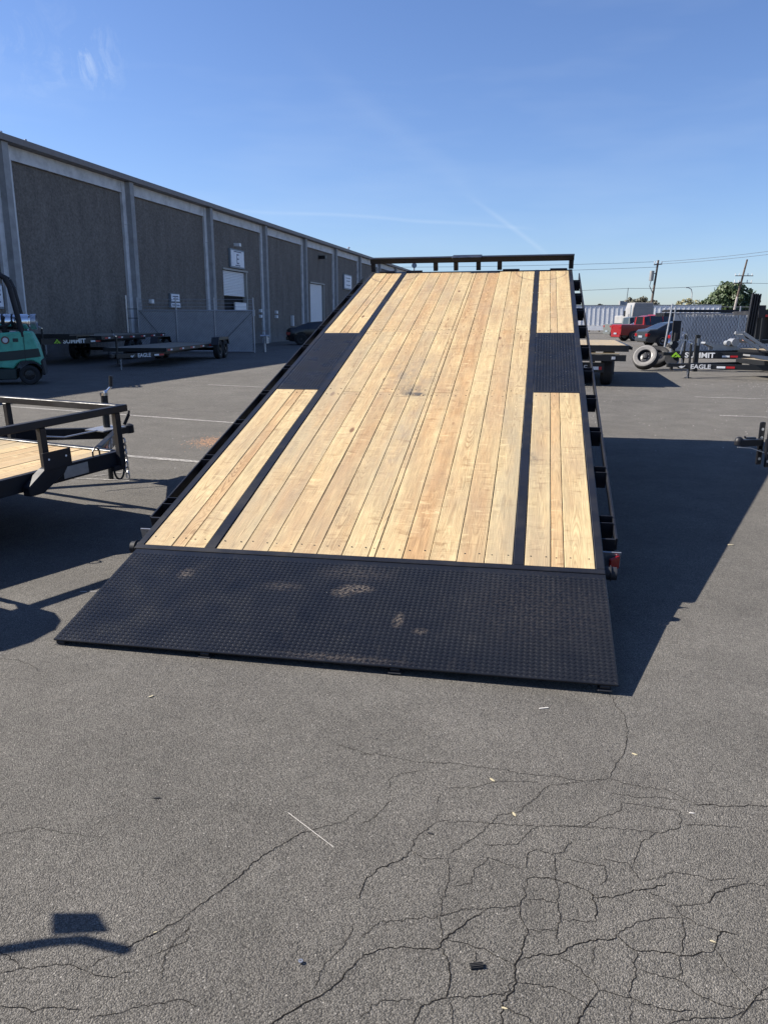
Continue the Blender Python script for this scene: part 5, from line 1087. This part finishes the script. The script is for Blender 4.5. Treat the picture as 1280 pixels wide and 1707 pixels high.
# ---------------------------------------------------------------- litter on the ground
def litter(name, label, x, y, pts, h, m, rz=0, cat='debris'):
    b = MB(); n = len(pts)
    b.add([(p[0], p[1], .0) for p in pts]+[(p[0]*.9, p[1]*.9, h) for p in pts], [tuple(range(n))[::-1], tuple(range(n, 2*n))]+[(i, (i+1) % n, n+(i+1) % n, n+i) for i in range(n)])
    o = b.build(name, m); o.location = (x, y, .001); o.rotation_euler = (random.uniform(-.1, .1), 0, rz); return tag(o, label, cat)
rb = thing('rubber_scrap', 'small ribbed black rubber block on the cracked asphalt, lower right', 'debris', (.21, 1.43, 0), R(8))
MB().box(-.015, .015, -.007, .007, 0, .006).build('block', 'rubber', rb, bevel=.001)
for k in (-1, 0, 1): MB().box(-.015, .015, k*.004-.001, k*.004+.001, .0062, .0085).build('rib', 'rubber', rb)
wsh = MB().lathe([(.0022, .0), (.0055, .0), (.0055, .002), (.0022, .002), (.0022, 0)], 16, M=Matrix.Rotation(R(90), 4, 'X')).build('washer', 'galvanised'); wsh.location = (-.185, 1.44, .0045); tag(wsh, 'tiny pale metal washer on the asphalt near the bottom centre', 'washer')
lf = [(-.014, 0), (-.006, .005), (.008, .004), (.016, 0), (.006, -.004), (-.008, -.004)]
LITTER = [('dry_leaf', 'small pale dry leaf in the middle of the cracked asphalt', 0.385, 1.98, 0.75, 'leaf_dry', 1.9), ('dry_leaf', 'thin pale dry leaf lying on the long crack right of centre', 0.345, 2.154, 0.75, 'leaf_dry', 2.2), ('dry_leaf', 'pale dry leaf right of the forked crack below the ramp corner', 0.842, 2.305, 0.7, 'leaf_dry', 2.4), ('dry_leaf', 'white curled leaf near the right edge crack', 0.909, 1.988, 0.6, 'pebble', -0.3), ('bark_chip', 'small dark chip left of centre on the bare asphalt', -0.686, 2.054, 0.8, 'rubber', 0.1), ('bark_chip', 'thin dark chip on the asphalt at the centre right', 0.133, 1.892, 0.7, 'rubber', -0.3), ('dry_leaf', 'yellowish chip on the long diagonal crack at lower left', -0.538, 1.527, 0.35, 'leaf_dry', 0.4), ('dry_leaf', 'thin straw bit at the lower right among the cracks', 0.771, 1.504, 0.5, 'leaf_dry', -0.6), ('dry_leaf', 'small pale straw near the bottom right of centre', 0.257, 1.322, 0.5, 'leaf_dry', -0.4), ('dry_leaf', 'pale straw just below the left front of the ramp plate', -0.894, 2.702, 0.9, 'leaf_dry', 0.8), ('bark_chip', 'tiny dark chip on the asphalt below the middle of the ramp', -0.023, 2.4, 0.35, 'rubber', 0), ('dry_leaf', 'narrow pale leaf beside the dark shadow at right', 2.251, 4.8, 1.5, 'leaf_dry', -0.2)]
for nm, lab, x, y, s, m, rz in LITTER: litter(nm, lab, x, y, [(a*s, c*s) for a, c in lf], .003*s, m, rz, 'leaf' if nm == 'dry_leaf' else 'debris')
b = MB(); rr = random.Random(3)
def peb(x, y, s):
    z = s*.5; b.add([(x-s, y, 0), (x, y-s*.7, 0), (x+s, y, 0), (x, y+s*.8, 0), (x+s*.1, y, z)], [(0, 1, 4), (1, 2, 4), (2, 3, 4), (3, 0, 4)])
for i in range(260): peb(rr.uniform(-2.2, 3.0), 1.2+rr.random()**1.5*3.5, rr.uniform(.0008, .0022))
for i in range(400): peb(rr.uniform(3.0, 13), rr.uniform(7.8, 19.5), rr.uniform(.004, .012))
for i in range(160): peb(rr.gauss(9.6, 1.0), rr.gauss(17.6, .5), rr.uniform(.006, .016))
for i in range(250): peb(rr.uniform(-7, -1.5), rr.uniform(6.5, 16), rr.uniform(.003, .008))
tag(b.build('loose_grit', 'pebble'), kind='stuff')
b = MB()
for i in range(900): peb(rr.gauss(-2.08, .12), rr.gauss(9.15, .22), rr.uniform(.003, .008))
tag(b.build('sawdust_pile', 'sawdust'), 'patch of orange sawdust scattered on the asphalt left of the tilted deck', 'sawdust', kind='stuff')
b = MB()
for x, y, a in ((-1.60, 3.88, .1), (-1.55, 3.885, .0), (.60, 2.62, .2)): b.box(-.018, .018, -.003, .003, 0, .002, M=T((x, y, .001)) @ Matrix.Rotation(a, 4, 'Z'))
b.beam((-.280, 1.986, .0012), (-.135, 1.832, .0012), .0014, .0005)
tag(b.build('chalk_marks', 'pebble'), kind='structure')
S.render.engine = 'CYCLES'
